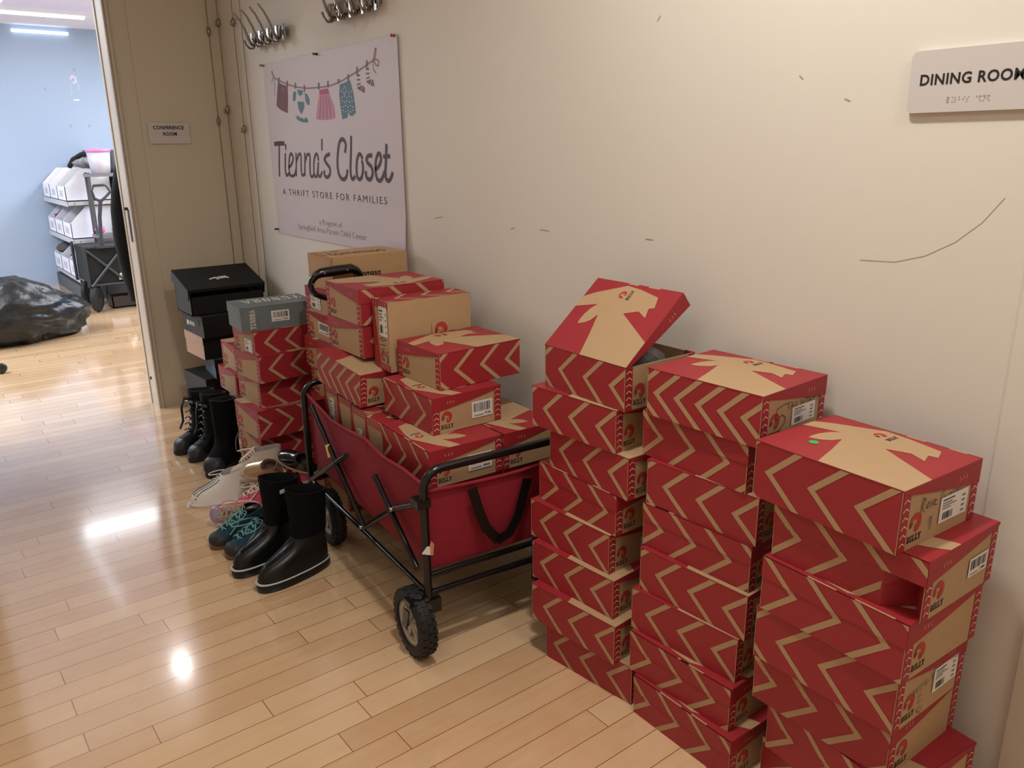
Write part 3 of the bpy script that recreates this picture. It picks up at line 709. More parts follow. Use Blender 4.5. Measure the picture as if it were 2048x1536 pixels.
def pst(pts, wd, m, f=A1, off=.0008): b.ribbon([f(*p) for p in smooth(pts)], wd, m, PO2, PU, PV, off)
def ppoly(pts, m, f=A1, off=.0006): b.decal([f(*p) for p in pts], m, PO2, PU, PV, off)
ROPE = mat('rope_print', (150, 112, 112), .6); MAR = mat('maroon_print', (120, 72, 78), .6); TEALP = mat('teal_print', (84, 120, 134), .6); PINK = mat('pink_print', (196, 138, 160), .6); ROSEP = mat('rose_print', (176, 78, 116), .6); PEG = mat('peg_print', (104, 104, 112), .6); WHP = mat('white_print', (232, 224, 222), .6)
pst([(130,560),(200,605),(330,665),(470,710),(640,730),(800,722),(960,700),(1130,640),(1270,560),(1400,480),(1540,385),(1650,305)], .007, ROPE)
pst([(130,560),(105,490),(115,480),(135,545)], .005, ROPE); pst([(140,570),(155,680),(148,840)], .004, ROPE); pst([(125,575),(105,650)], .004, ROPE)
pst([(1650,300),(1670,160),(1690,130),(1675,260),(1650,300)], .006, ROPE); pst([(1655,290),(1720,310),(1730,370),(1700,390),(1655,310)], .006, ROPE); pst([(1645,330),(1650,440),(1690,500)], .005, ROPE)
ppoly([(200,645),(345,705),(355,900),(348,1112),(240,1060),(180,1000),(188,820)], MAR); pst([(270,780),(280,735),(300,780)], .006, ROPE, off=.0012)
ppoly([(440,780),(475,785),(470,900),(455,935),(428,920),(428,840)], TEALP); ppoly([(605,800),(650,830),(680,900),(680,985),(650,985),(620,930)], TEALP)
ppoly([(492,750),(578,768),(575,820),(545,850),(510,830)], TEALP); ppoly([(498,940),(520,925),(546,945),(575,930),(600,955),(596,1040),(556,1130),(510,1040)], TEALP)
ppoly([(465,1130),(490,1165),(510,1145),(535,1185),(570,1175),(590,1205),(630,1170),(660,1215),(655,1255),(560,1245),(490,1205)], TEALP)
ppoly([(832,755),(960,735),(978,815),(828,830)], ROSEP); ppoly([(828,830),(978,815),(1050,1000),(1075,1180),(1030,1200),(940,1212),(820,1212),(778,1195),(800,990)], PINK)
for k in range(4): pst([(858+34*k,850),(845+48*k,1020),(838+54*k,1190)], .003, ROSEP, off=.0012)
ppoly([(1140,675),(1260,628),(1296,612),(1350,830),(1382,1100),(1340,1150),(1295,1152),(1268,1085),(1255,1180),(1180,1205),(1150,1010),(1130,830)], TEALP)
for k in range(26):
    x = 1165+37*(k % 5)+8*(k//5); y = 780+72*(k//5)+20*(k % 2)
    if y < 1120: ppoly([(x,y-12),(x+9,y),(x,y+12),(x-9,y)], WHP, off=.0012)
pst([(1195,760),(1215,700),(1235,760),(1215,840)], .007, mat('print_grey', (160, 160, 172), .6), off=.0012)
for dx, dy in ((0, 0), (140, -95)):
    for q in ([(1392,520),(1445,522),(1440,550),(1400,552)], [(1398,592),(1450,590),(1448,615),(1400,618)], [(1398,668),(1450,650),(1458,668),(1402,690)], [(1402,720),(1440,700),(1440,745),(1420,752)], [(1450,695),(1475,690),(1460,770),(1435,762)], [(1488,690),(1508,705),(1490,795),(1468,780)], [(1512,720),(1522,760),(1515,805),(1498,800)]):
        ppoly([(x+dx, y+dy) for x, y in q], MAR)
for (x, y, h_) in ((216,570,120),(340,620,100),(466,650,90),(602,685,100),(820,650,100),(960,620,100),(1120,590,70),(1268,520,110),(1402,405,110),(1550,310,110)):
    ppoly([(x-10,y),(x+10,y),(x+10,y+h_),(x-10,y+h_)], ROSEP if x == 602 else PEG, off=.0014)
TW = .030
for s, wd in (([(65,180),(120,172),(182,172)], .042), ([(122,175),(122,400),(126,585)], TW), ([(205,190),(205,240)], .026), ([(200,310),(200,480),(208,560),(225,580),(245,560)], TW),
    ([(245,480),(285,430),(300,360),(285,310),(265,310),(250,380),(248,500),(262,570),(290,590),(320,570),(338,500)], .027), ([(338,300),(340,440),(340,580)], .026), ([(340,420),(365,330),(385,305),(400,330),(402,460),(410,560),(430,580),(445,560)], .027),
    ([(450,300),(450,440),(450,580)], .026), ([(450,420),(475,330),(497,310),(515,335),(515,470),(522,570),(545,600),(570,560)], .027), ([(625,380),(612,320),(595,305),(575,350),(565,450),(570,560),(592,600),(612,560),(622,420)], .027), ([(622,420),(620,540),(630,590),(650,590),(670,540)], .026),
    ([(668,125),(668,250)], .026), ([(765,310),(725,330),(702,380),(730,430),(770,490),(772,560),(740,605),(705,580),(700,530)], .032),
    ([(965,275),(975,190),(950,130),(920,120),(890,170),(872,300),(868,450),(885,560),(920,620),(955,630),(985,590),(995,520)], .034), ([(1043,90),(1040,300),(1035,480),(1042,590),(1065,630),(1090,600)], .033),
    ([(1185,360),(1165,315),(1140,315),(1118,390),(1112,500),(1120,590),(1145,630),(1175,610),(1195,520),(1190,430),(1180,405)], .032), ([(1305,325),(1265,330),(1240,370),(1255,420),(1300,470),(1320,540),(1305,610),(1275,635),(1240,600),(1232,540)], .034),
    ([(1360,500),(1400,460),(1425,380),(1415,315),(1390,305),(1362,380),(1355,500),(1370,610),(1405,650),(1440,620),(1470,540)], .033), ([(1495,195),(1490,380),(1482,540),(1492,620),(1520,650),(1550,620),(1572,555)], .034), ([(1462,340),(1535,335)], .032)):
    pst(s, wd*.52, INK, A2)
def ptext(s, x0, x1, yb0, yt0, m, bold=0, sp=1.0, f=A2):
    l0 = f(x0, yb0); l1 = f(x1, yb0); u0, u1 = l0[0], l1[0]; v0 = l0[1]; v1 = f(x0, yt0)[1]
    text(b, s, m, PO2, PU, PV, .0009, (u0, v0, u1, v1), bold, sp)
ptext('A THRIFT STORE FOR FAMILIES', 172, 1497, 825, 750, INK, -.004, 1.35)
FINE = mat('faint_print', (168, 142, 142), .6)
ptext('a Program of', 640, 925, 1228, 1140, FINE, 0, 1.1); ptext('Springfield Area Parent Child Center', 372, 1240, 1285, 1195, FINE, 0, 1.1)
b.v = [(x+curl(y, z), y, z) for x, y, z in b.v]
b.build('sheet', t)
PINB = mat('black_pin', (30, 26, 24), .4); PINR = mat('red_pin', (150, 40, 34), .4)
for (u, v), m in (((524, 131), mat('grey_pin', (130, 110, 100), .4)), ((631, 108), PINB), ((787, 71), PINR), ((554, 458), PINB), ((808, 514), PINB)):
    b = MB(); b.lathe([(.001, 0), (.006, 0), (.006, -.004), (.0035, -.006), (.0035, -.012), (.006, -.014), (.006, -.017), (.001, -.017)], m, 'x', (0, 0, 0), 12)
    p = at_x(u, v, WX-.012); b.build('push_pin', t, (-.003, p.y-3.5, p.z-1.424))

def sign(name, label, C, U, V, N, w_, h_, lines, braille, rad=.012):
    t = thing(name, label, 'sign', C); b = MB(); ring = []
    for cx, cy, a0 in ((1, 1, 0), (-1, 1, 90), (-1, -1, 180), (1, -1, 270)):
        for k in range(5):
            a = math.radians(a0+22.5*k); ring.append((cx*(w_/2-rad)+rad*math.cos(a), cy*(h_/2-rad)+rad*math.sin(a)))
    SIGN = mat('sign_plastic', (202, 194, 188), .45, var=.01)
    b.prism([U*p[0]+V*p[1] for p in ring], N*.012, SIGN)
    for s, bx, bo in lines: text(b, s, BLACKINK, N*.012, U, V, .0008, (bx[0]*w_-w_/2, bx[1]*h_-h_/2, bx[2]*w_-w_/2, bx[3]*h_-h_/2), bo, 1.08)
    b.build('plate', t)
    d = MB(); rnd = random.Random(3)
    for (u, v) in braille:
        c = U*(u*w_-w_/2)+V*(v*h_-h_/2)+N*.0122; d.prism([c+U*.0011*math.cos(k*PI/3)+V*.0011*math.sin(k*PI/3) for k in range(6)], N*.0007, mat('braille', (168, 156, 146), .5))
    if braille: d.build('braille_dots', t)
    return t
rnd = random.Random(4); br = []
for c in range(11):
    if c == 6: continue
    for i in range(2):
        for j in range(3):
            if rnd.random() < .5: br.append((.33+.031*c+.010*i, .16+.035*j))
sign('room_sign', 'large dining room sign with black capitals and braille, high on the right wall', (WX, .7285, 1.5445), Vector((0, -1, 0)), Vector((0, 0, 1)), Vector((-1, 0, 0)), .235, .114, [('DINING ROOM', (.092, .44, .885, .62), .022)], br)
sign('room_sign', 'small conference room sign in black capitals beside the doorway', (1.318, EY-.006, 1.525), Vector((1, 0, 0)), Vector((0, 0, 1)), Vector((0, -1, 0)), .215, .108, [('CONFERENCE', (.12, .68, .87, .86), .03), ('ROOM', (.35, .38, .68, .56), .03)], [], .004)

CHROME = mat('dark_chrome', (150, 142, 136), .18, 1.0)
def rack(label, y0, y1, zc, n):
    t = thing('coat_rack', label, 'coat rack', (WX-.006, (y0+y1)/2, zc), 0, 'chrome coat racks on the wall')
    L = y1-y0; b = MB()
    rs = []
    for i in range(29):
        s = i/28; y = -L/2+L*s; x = -.018-.009*math.cos(s*n*2*PI)
        rs.append([Vector((x, y, -.034)), Vector((x, y, .034)), Vector((x-.006, y, .034)), Vector((x-.006, y, -.034))])
    b.rings(rs, STEEL, smooth=False)
    for s in (-.4, .4): b.box((-.02, L*s-.008, -.012), (.006, L*s+.008, .012), CHROME)
    b.build('back_plate', t)
    for k in range(n):
        y = -L/2+L*(k+.5)/n; h = MB()
        h.tube([(-.026, y, .03), (-.032, y, -.02), (-.045, y, -.03), (-.062, y, .0), (-.078, y, .045), (-.100, y, .085), (-.125, y, .115)], .0058, CHROME, 8, rs=[.006, .008, .008, .007, .006, .0055, .005])
        h.tube([(-.028, y+.004, -.02), (-.040, y+.004, -.04), (-.060, y+.004, -.042), (-.076, y+.004, -.026), (-.084, y+.004, -.006)], .0052, CHROME, 8)
        h.build('hook', t)
rack('chrome coat rack of curved hooks, above the upper left corner of the poster', 3.80, 4.22, 1.957, 4)
rack('chrome coat rack cut off by the top of the photo, above the poster\'s right half', 2.905, 3.33, 1.975, 4)
WIRE = mat('steel_wire', (110, 90, 62), .35, .7)
def cable(label, x, y, zs, d):
    t = thing('hanging_cable', label, 'cable', (x, y, CEIL), 0, None); b = MB(); b.tube([(0, 0, 0), (0, 0, -(CEIL-.04))], .0017, WIRE, 6); b.build('wire', t)
    for z in zs:
        c = MB(); c.lathe([(.001, -.024), (.005, -.022), (.010, -.008), (.010, .010), (.006, .022), (.001, .026)], CHROME, 'z', (0, 0, z-CEIL), 10)
        c.tube([(0, 0, z-CEIL+.012), (d[0]*.016, d[1]*.016, z-CEIL+.004), (d[0]*.018, d[1]*.018, z-CEIL-.012), (d[0]*.006, d[1]*.006, z-CEIL-.016)], .003, CHROME, 6); c.build('cable_clip', t)
cable('thin hanging cable with two clips on the end wall, just left of the room corner', 1.593, EY-.016, (2.053, 1.588), (0, -1))
cable('thin hanging cable with two clips running down the room corner', WX-.016, 4.725, (2.10, 1.65), (-1, 0))
cable('thin hanging cable with bright clips on the right wall beside the coat rack', WX-.016, 4.498, (2.075, 1.54), (-1, 0))
cable('plain hanging cable nearest the poster, right of the clipped cables', WX-.010, 4.40, (), (-1, 0))

# ------------------------------------------------------------------ red folding wagon
WR = -.09; WO = Vector((1.04, 1.76, 0)); WW, WL = .53, 1.0
wex = Vector((math.cos(WR), math.sin(WR), 0)); wey = Vector((-math.sin(WR), math.cos(WR), 0))
wag = thing('folding_wagon', 'red fabric folding wagon with black tube frame, loaded with shoeboxes', 'wagon', WO, WR)
def wl(u, v, x=-.014): p = at_plane(u, v, WO+wex*x, wex)-WO; return Vector((p.dot(wex), p.dot(wey), p.z))
def wn(u, v, y=-.012): p = at_plane(u, v, WO+wey*y, wey)-WO; return Vector((p.dot(wex), p.dot(wey), p.z))
FAB = mat('red_canvas', (134, 14, 36), .75, var=.1, scale=30, bump=.05)
TUBE = mat('black_tube', (16, 16, 17), .22, var=.1)
b = MB()
def hoop(y, zb, zt, r=.055):
    pts = [(0, y, zb)]
    for k in range(7): a = PI-PI/2*k/6; pts.append((r+r*math.cos(a), y, zt-r+r*math.sin(a)))
    for k in range(7): a = PI/2-PI/2*k/6; pts.append((WW-r+r*math.cos(a), y, zt-r+r*math.sin(a)))
    pts.append((WW, y, zb)); return pts
b.tube(hoop(0, .13, .582), .0125, TUBE, 10); b.tube(hoop(WL, .10, .59), .0125, TUBE, 10)
for y in (0, WL):
    b.tube([(0, y, .262), (WW, y, .262)], .009, TUBE, 8); b.tube([(0, y, .205), (WW, y, .205)], .010, TUBE, 8)
b.tube([(0, 0, .205), (0, WL, .205)], .008, TUBE, 8); b.tube([(WW, 0, .205), (WW, WL, .205)], .008, TUBE, 8)
b.build('frame', wag)
for s in (0, 1):
    b = MB()
    off = Vector((WW+.028, 0, 0)) if s else Vector((0, 0, 0))
    for p, q in (((623, 812), (728, 1053)), ((728, 1053), (789, 1017)), ((749, 951), (834, 1136)), ((622, 959), (692, 911)), ((789, 1017), (864, 981))):
        A_, B2 = wl(*p), wl(*q)
        if p == (789, 1017): B2 = Vector((0, .0, .49)); A_ = wl(*p)
        b.tube([A_+off, B2+off], .0095, TUBE, 8)
    b.box(tuple(Vector((-.026, -.013, .478))+off), tuple(Vector((.016, .034, .502))+off), BLK)
    for q in ((728, 1053), (789, 1017)):
        c = wl(*q)+off; b.lathe([(.001, -.012), (.006, -.012), (.006, .0), (.001, .0)], STEEL, 'x', c+Vector((-.004, 0, 0)), 10)
    b.build('side_brace', wag)
# basket
b = MB(); TOP = [(842, 974), (800, 940), (762, 917), (725, 880), (690, 862), (657, 842), (623, 800)]
tp = [wl(u, v, .0) for u, v in TOP]; tp[0].y = .012; tp[-1].y = WL-.012
zb = .272
def panel(top, bot, m, bulge, sub=4):
    rs = []
    for j in range(sub+1):
        q = j/sub; rs.append([a.lerp(c, q)+bulge*math.sin(PI*q)*math.sin(PI*i/(len(top)-1)) for i, (a, c) in enumerate(zip(top, bot))])
    b.rings(rs, m, False, False, True, close=False); b.rings([[p+Vector((.004, .004, 0)) if bulge.length else p for p in r][::-1] for r in rs], m, False, False, True, close=False)
lt = [Vector((.012, p.y, p.z)) for p in tp]; lb_ = [Vector((.016, p.y, zb)) for p in tp]
panel(lt, lb_, FAB, Vector((-.012, 0, 0)))
rt = [Vector((WW-.008, p.y, p.z)) for p in tp][::-1]; rb = [Vector((WW-.012, p.y, zb)) for p in tp][::-1]
panel(rt, rb, FAB, Vector((.010, 0, 0)))
n_ = 8; zt = .518
panel([Vector((.016+(WW-.03)*(1-i/n_), .012, zt-.012*math.sin(PI*i/n_))) for i in range(n_+1)], [Vector((.016+(WW-.03)*(1-i/n_), .014, zb)) for i in range(n_+1)], FAB, Vector((0, -.008, 0)))
panel([Vector((.016+(WW-.03)*i/n_, WL-.012, .52)) for i in range(n_+1)], [Vector((.016+(WW-.03)*i/n_, WL-.014, zb)) for i in range(n_+1)], FAB, Vector((0, .008, 0)))
b.tube([p+Vector((-.002, 0, 0)) for p in lt], .006, FAB, 6)
b.tube([(.016+(WW-.03)*i/n_, .008, zt-.012*math.sin(PI*i/n_)) for i in range(n_+1)], .006, FAB, 6)
pk = lt[3]; b.tube([pk, Vector((.008, pk.y-.05, .42)), wl(749, 951)], .004, FAB, 5)
b.build('basket', wag)
b = MB(); b.box((.02, .02, zb-.004), (WW-.02, WL-.02, .3485), mat('dark_canvas', (40, 30, 32), .8)); b.build('folding_floor_pad', wag)
b = MB(); ST_ = [wn(944, 978, -.014), wn(958, 1022, -.018), wn(972, 1056, -.02), wn(996, 1079, -.02), wn(1018, 1066, -.02), wn(1036, 1030, -.018), wn(1054, 958, -.014)]
for p, q in zip(ST_[:-1], ST_[1:]):
    d = (q-p).normalized(); s = Vector((d.z, 0, -d.x))*.015; e_ = d*.003
    b.prism([p+s-e_, p-s-e_, q-s+e_, q+s+e_], (0, -.003, 0), BLK)
b.build('webbing_strap', wag)
b = MB(); c = wl(848, 1104); 
b.prism([Vector((-.02, -.0135, .345)), Vector((.005, -.016, .335)), Vector((.004, -.016, .362)), Vector((-.004, -.016, .365))], (0, -.0015, 0), WHITE)
b.prism([Vector((.004, -.016, .335)), Vector((.014, -.015, .332)), Vector((.016, -.015, .35)), Vector((.018, -.015, .366)), Vector((.009, -.016, .378)), Vector((.004, -.016, .365))], (0, -.0015, 0), mat('torn_paper', (190, 140, 104), .8))
b.build('torn_sticker', wag)
b = MB(); p, q = wl(657, 889), wl(663, 914); b.tube([p+Vector((-.003, 0, 0)), q+Vector((-.003, 0, 0))], .0103, mat('yellow_tape', (214, 176, 84), .6), 8); b.build('yellow_tape', wag)
# wheels
RUB = mat('black_rubber', (22, 22, 23), .7, var=.2, scale=40); RIM = mat('grey_white_plastic', (196, 184, 166), .55)
def wheel(cx, cy, yaw):
    R_, hw = .105, .026; M_ = Matrix.Translation((cx, cy, R_)) @ Matrix.Rotation(yaw, 4, 'Z')
    b = MB(); b.lathe([(.070, -hw), (.084, -hw), (.097, -hw*.85), (.102, -hw*.4), (.102, hw*.4), (.097, hw*.85), (.084, hw), (.070, hw), (.068, hw*.6), (.068, -hw*.6), (.070, -hw)], RUB, 'x', (0, 0, 0), 36, caps=False)
    for k in range(26):
        a = 2*PI*k/26
        for x0 in (-.022, -.005, .012):
            aa = a+(.12 if x0 == -.005 else 0); Rm = Matrix.Rotation(aa, 3, 'X')
            b.box((x0, -.0075, .098), (x0+.011, .0075, .105 if x0 == -.005 else .1035), RUB, Rm)
    o = b.build('wheel', wag); o.matrix_local = M_
    r_ = MB(); r_.lathe([(.056, -.016), (.071, -.02), (.0715, .02), (.056, .016), (.056, -.016)], RIM, 'x', (0, 0, 0), 30, caps=False)
    r_.lathe([(.001, -.024), (.015, -.024), (.017, -.018), (.017, .02), (.001, .02)], RIM, 'x', (0, 0, 0), 16)
    for k in range(7):
        Rm = Matrix.Rotation(2*PI*k/7, 3, 'X'); r_.box((-.011, -.0055, .012), (.011, .0055, .06), RIM, Rm)
    r_.lathe([(.001, .004), (.058, .004), (.058, .008), (.001, .008)], RIM, 'x', (0, 0, 0), 24)
    r_.build('rim', o)
    h_ = MB(); h_.lathe([(.001, -.034), (.008, -.034), (.009, .03), (.001, .03)], BLK, 'x', (0, 0, 0), 10); h_.build('axle', o)
wheel(-.028, .038, .0); wheel(-.005+.02, .845, 0); wheel(WW+.02, .04, .1); wheel(WW-.02, .845, 0)
for x0, y0, wx in ((0, .0, -.028), (WW, 0, WW+.02)):
    b = MB()
    b.box((x0-.022, y0-.016, .148), (x0+.034, y0+.03, .19), BLK); s = 1 if wx > x0 else -1
    b.prism([(x0-.004, y0-.012, .19), (x0+.012, y0-.012, .19), (x0+.012, y0+.03, .19), (x0-.004, y0+.03, .19)], (s*.002, .02, -.05), BLK)
    b.prism([Vector((wx-.036, y0+.0, .165)), Vector((wx-.036, y0+.03, .165)), Vector((wx-.036, y0+.054, .10)), Vector((wx-.036, y0+.024, .096))], (.004, 0, 0), BLK)
    b.prism([Vector((wx+.032, y0+.0, .165)), Vector((wx+.032, y0+.03, .165)), Vector((wx+.032, y0+.054, .10)), Vector((wx+.032, y0+.024, .096))], (.004, 0, 0), BLK)
    b.box((min(wx-.036, x0-.03), y0-.008, .185), (max(wx+.036, x0+.03), y0+.03, .20), BLK)
    b.build('caster_bracket', wag)
b = MB(); b.box((.365, -.012, .13), (.385, .012, .27), TUBE); b.build('end_stay', wag)
# pull handle
b = MB()
def hk(x, y): p = at_plane(590+x/7.68, 490+y/7.68, WO+wey*(WL+.025), wey)-WO; return Vector((p.dot(wex), p.dot(wey), p.z))
loop = [hk(*q) for q in ((1000, 440), (940, 390), (860, 360), (700, 385), (520, 412), (400, 430), (320, 470), (265, 540), (240, 620), (262, 700), (330, 765), (430, 800), (530, 830))]
b.tube(loop, .011, TUBE, 10, rs=[.012, .015, .018, .019, .019, .018, .015, .013, .012, .011, .0105, .0105, .0105])
e0 = loop[-1]; b.tube([e0, e0+Vector((.07, 0, -.02)), e0+Vector((.10, -.004, -.1)), Vector((WW/2, WL+.02, .5)), Vector((WW/2, WL+.015, .26))], .0105, TUBE, 8)
b.tube([loop[0], loop[0]+Vector((.03, 0, -.05)), e0+Vector((.07, 0, -.02))], .0105, TUBE, 8)
for q in ((430, 430), (778, 375), (262, 598)):
    c = hk(*q); b.lathe([(.001, -.021), (.0035, -.021), (.0035, -.012), (.001, -.012)], STEEL, 'y', c, 8)
b.build('pull_handle', wag)

# ------------------------------------------------------------------ shoes and boots on the floor (toe along +x of each)
def fring(z, xb, xf, hw, tilt=0, n=30, pinch=.1):
    r = []; cx, ax = (xb+xf)/2, (xf-xb)/2
    for k in range(n):
        a = 2*PI*k/n; c, s = math.cos(a), math.sin(a); px = math.copysign(abs(c)**.85, c); py = math.copysign(abs(s)**.85, s)
        r.append(Vector((cx+ax*px, hw*py*(1-pinch+pinch*px*1.2), z+tilt*px)))
    return r
def shoe_upper(lv, m, inner=None, thick=.006):
    b = MB(); R_ = [fring(*l) for l in lv]; b.rings(R_, m, True, False)
    last = lv[-1]; l2 = list(last); l2[1] += thick; l2[2] -= thick; l2[3] -= thick; l3 = list(l2); l3[0] -= .05 if last[0] > .12 else .03
    if len(l3) > 4: pass
    b.rings([R_[-1], fring(*l2), fring(*l3)], inner or m, False, True); return b
def sole_part(lv, m):
    b = MB(); b.rings([fring(*l) for l in lv], m); return b
def scaled(lv, s): return [tuple(v*s if i < 5 else v for i, v in enumerate(l)) for l in lv]
def place_m(loc, yaw, roll=0, pitch=0): return Matrix.Translation(loc) @ Matrix.Rotation(yaw, 4, 'Z') @ Matrix.Rotation(pitch, 4, 'Y') @ Matrix.Rotation(roll, 4, 'X')
NEO = mat('black_neoprene', (7, 7, 8), .85, var=.15, spec=.15); GUM = mat('black_gum_rubber', (15, 16, 18), .36, var=.1, spec=.4); LINEM = mat('pale_welt', (186, 184, 178), .5)
def rubber_boot(label, loc, yaw):
    t = thing('rubber_boot', label, 'boot', group=None, matrix=place_m(loc, yaw))
    lv = [(.03,0,.268,.049),(.05,-.002,.268,.049),(.068,-.002,.258,.048),(.085,-.001,.238,.046),(.098,0,.205,.044),(.11,.002,.172,.043),(.125,.004,.146,.044),(.15,.003,.128,.047)]
    shoe_upper(lv+[(.165,.002,.124,.049)], GUM).build('foot', t)
    shoe_upper([(.15,.001,.130,.0485),(.20,-.003,.126,.053),(.25,-.006,.128,.058),(.30,-.008,.131,.061,.012),(.312,-.008,.131,.061,.012)], NEO).build('shaft', t)
    sole_part([(0,-.006,.272,.050),(.008,-.009,.278,.053),(.031,-.008,.278,.053),(.033,-.006,.276,.052)], GUM).build('sole', t)
    w_ = MB(); w_.rings([fring(.031,-.010,.280,.0545),fring(.0345,-.010,.280,.0545),fring(.0345,-.004,.272,.050)], LINEM, False, False); w_.build('welt_stripe', t)
    f = MB(); f.tube([(.135,-.012,.142),(.17,-.010,.122),(.21,-.007,.104),(.24,0,.088)], .003, GUM, 5); f.tube([(.135,.012,.142),(.17,.010,.122),(.21,.007,.104),(.24,0,.088)], .003, GUM, 5); f.build('vamp_seam', t)
    return t
t = rubber_boot('tall black rubber boot with a pale sole stripe, nearer the camera of its pair', (1.042, 2.462, 0), PI+.16)
t = rubber_boot('tall black rubber boot with a small grey tag, behind its pair and left of it', (1.008, 2.622, 0), PI+.20)
b = MB(); b.box((.075, .058, .275), (.098, .062, .288), LINEM); o = b.build('tag', t); o['label'] = 'small grey tag'; 

def laces(mb, t0, t1, z0, z1, hw, n, m, r=.0028, seed=1):
    rnd = random.Random(seed)
    for k in range(n):
        s = k/(n-1); x = t0+(t1-t0)*s; z = z0+(z1-z0)*s; w_ = hw*(.8+.2*s)
        mb.tube([(x+.004, -w_, z-.006), (x, -w_*.4, z+.004), (x, w_*.4, z+.004), (x-.01, w_, z-.005)], r, m, 6)
        mb.tube([(x-.012, -w_, z), (x-.004, 0, z+.007), (x+.004, w_, z-.004)], r, m, 6)
def loop_lace(mb, c, a, b_, r, m, tilt=0):
    mb.tube([Vector(c)+Vector((a*math.cos(k*PI/8)*math.cos(tilt), a*math.cos(k*PI/8)*math.sin(tilt)+b_*math.sin(k*PI/8)*math.cos(tilt), .012*math.sin(k*PI/16))) for k in range(17)], r, m, 6)
TEALS = mat('teal_suede', (16, 58, 76), .8, var=.25, scale=50); LACET = mat('pale_teal_lace', (104, 164, 160), .6); BROWNS = mat('brown_gum_sole', (116, 86, 74), .6)
LOW = [(.018,0,.222,.044),(.03,-.002,.222,.045),(.045,-.001,.216,.044),(.058,0,.198,.042),(.07,.001,.172,.040),(.082,.003,.142,.038),(.092,.005,.115,.037),(.102,.004,.1,.037),(.108,.003,.097,.037,-.006)]
def low_shoe(name, label, cat, loc, yaw, m, sole, roll=0, pitch=0, cap=None, lace=None, inner=None, s=1.0, group=None, extra=None, solethick=.022):
    t = thing(name, label, cat, group=group, matrix=place_m(loc, yaw, roll, pitch))
    shoe_upper(scaled(LOW, s), m, inner or BLK).build('upper', t)
    q = s; sole_part([(0,-.002*q,.22*q,.044*q),(.004,-.006*q,.228*q,.048*q),(solethick*q,-.005*q,.228*q,.048*q),((solethick+.002)*q,-.002*q,.224*q,.046*q)], sole).build('sole', t)
    if cap:
        c = MB(); c.rings([fring(.02*q,.12*q,.2265*q,.0468*q),fring(.036*q,.135*q,.2262*q,.0462*q),fring(.048*q,.15*q,.218*q,.040*q),fring(.056*q,.17*q,.203*q,.026*q)], cap, True, True); c.build('toe_cap', t)
    if lace:
        l = MB(); laces(l, .178*q, .098*q, .076*q, .112*q, .026*q, 5, lace, .0026, 2)
        loop_lace(l, (.12*q, .03*q, .10*q), .045*q, .03*q, .0026, lace, .4); loop_lace(l, (.125*q, -.032*q, .098*q), .05*q, .026*q, .0026, lace, -.3)
        l.tube([(.1*q, .01, .115*q), (.13*q, .05*q, .09*q), (.17*q, .055*q, .06*q)], .0026, lace, 6); l.build('laces', t)
    if extra: extra(t, q)
    return t
TC = mat('dark_toe_rubber', (38, 36, 36), .6)
low_shoe('hiking_shoe', 'teal hiking shoe with pale laces, beside the rubber boot, nearer of its pair', 'shoe', (.985, 2.744, 0), PI+.12, TEALS, BROWNS, cap=TC, lace=LACET, s=.98)
low_shoe('hiking_shoe', 'teal hiking shoe with pale laces, farther of its pair, touching the metallic sneaker', 'shoe', (.965, 2.856, 0), PI+.11, TEALS, BROWNS, cap=TC, lace=LACET, s=.98)

WHS = mat('white_leather', (232, 228, 224), .5, var=.03); LIN = mat('grey_lining', (150, 142, 138), .8); PERF = mat('perforation', (110, 104, 104), .8)
t = thing('ankle_boot', 'white perforated ankle boot lying left of the shoe pile', 'boot', matrix=place_m((1.03, 3.20, 0), PI-.28))
lv = [(.012,0,.235,.042),(.03,-.003,.236,.043),(.05,-.003,.228,.043),(.068,-.002,.205,.042),(.083,0,.17,.040),(.1,.002,.138,.039),(.118,.002,.118,.040),(.138,0,.108,.041,-.012)]
shoe_upper(lv, WHS, LIN).build('upper', t)
sole_part([(0,-.002,.233,.040),(.004,-.006,.24,.044),(.014,-.005,.24,.044)], WHS).build('sole', t)
def surf_z(lv, x, y):
    best = None
    pts = []
    for l in lv:
        cx, ax = (l[1]+l[2])/2, (l[2]-l[1])/2; q = min(1, abs(y)/l[3]); pts.append((cx+ax*(1-q**2.3)**.43, l[0]))
    for (x1, z1), (x2, z2) in zip(pts[:-1], pts[1:]):
        if x2 <= x <= x1 and x1 > x2: best = z1+(z2-z1)*(x1-x)/(x1-x2)
    return best
b = MB()
for k in range(15):
    for y in (-.026, -.014, 0, .014, .026):
        x = .222-.0075*k-(.004 if abs(y) == .014 else 0); z = surf_z(lv, x, y)
        if z: b.lathe([(.0006, -.003), (.0034, -.003), (.0034, .0022), (.0006, .0022)], PERF, 'z', (x, y, z), 8)
b.build('perforations', t)
b = MB(); b.tube([(.236, .012, .028), (.246, .016, .02), (.25, .02, .008), (.248, .024, .004)], .006, WHS, 6); b.build('pull_loop', t)

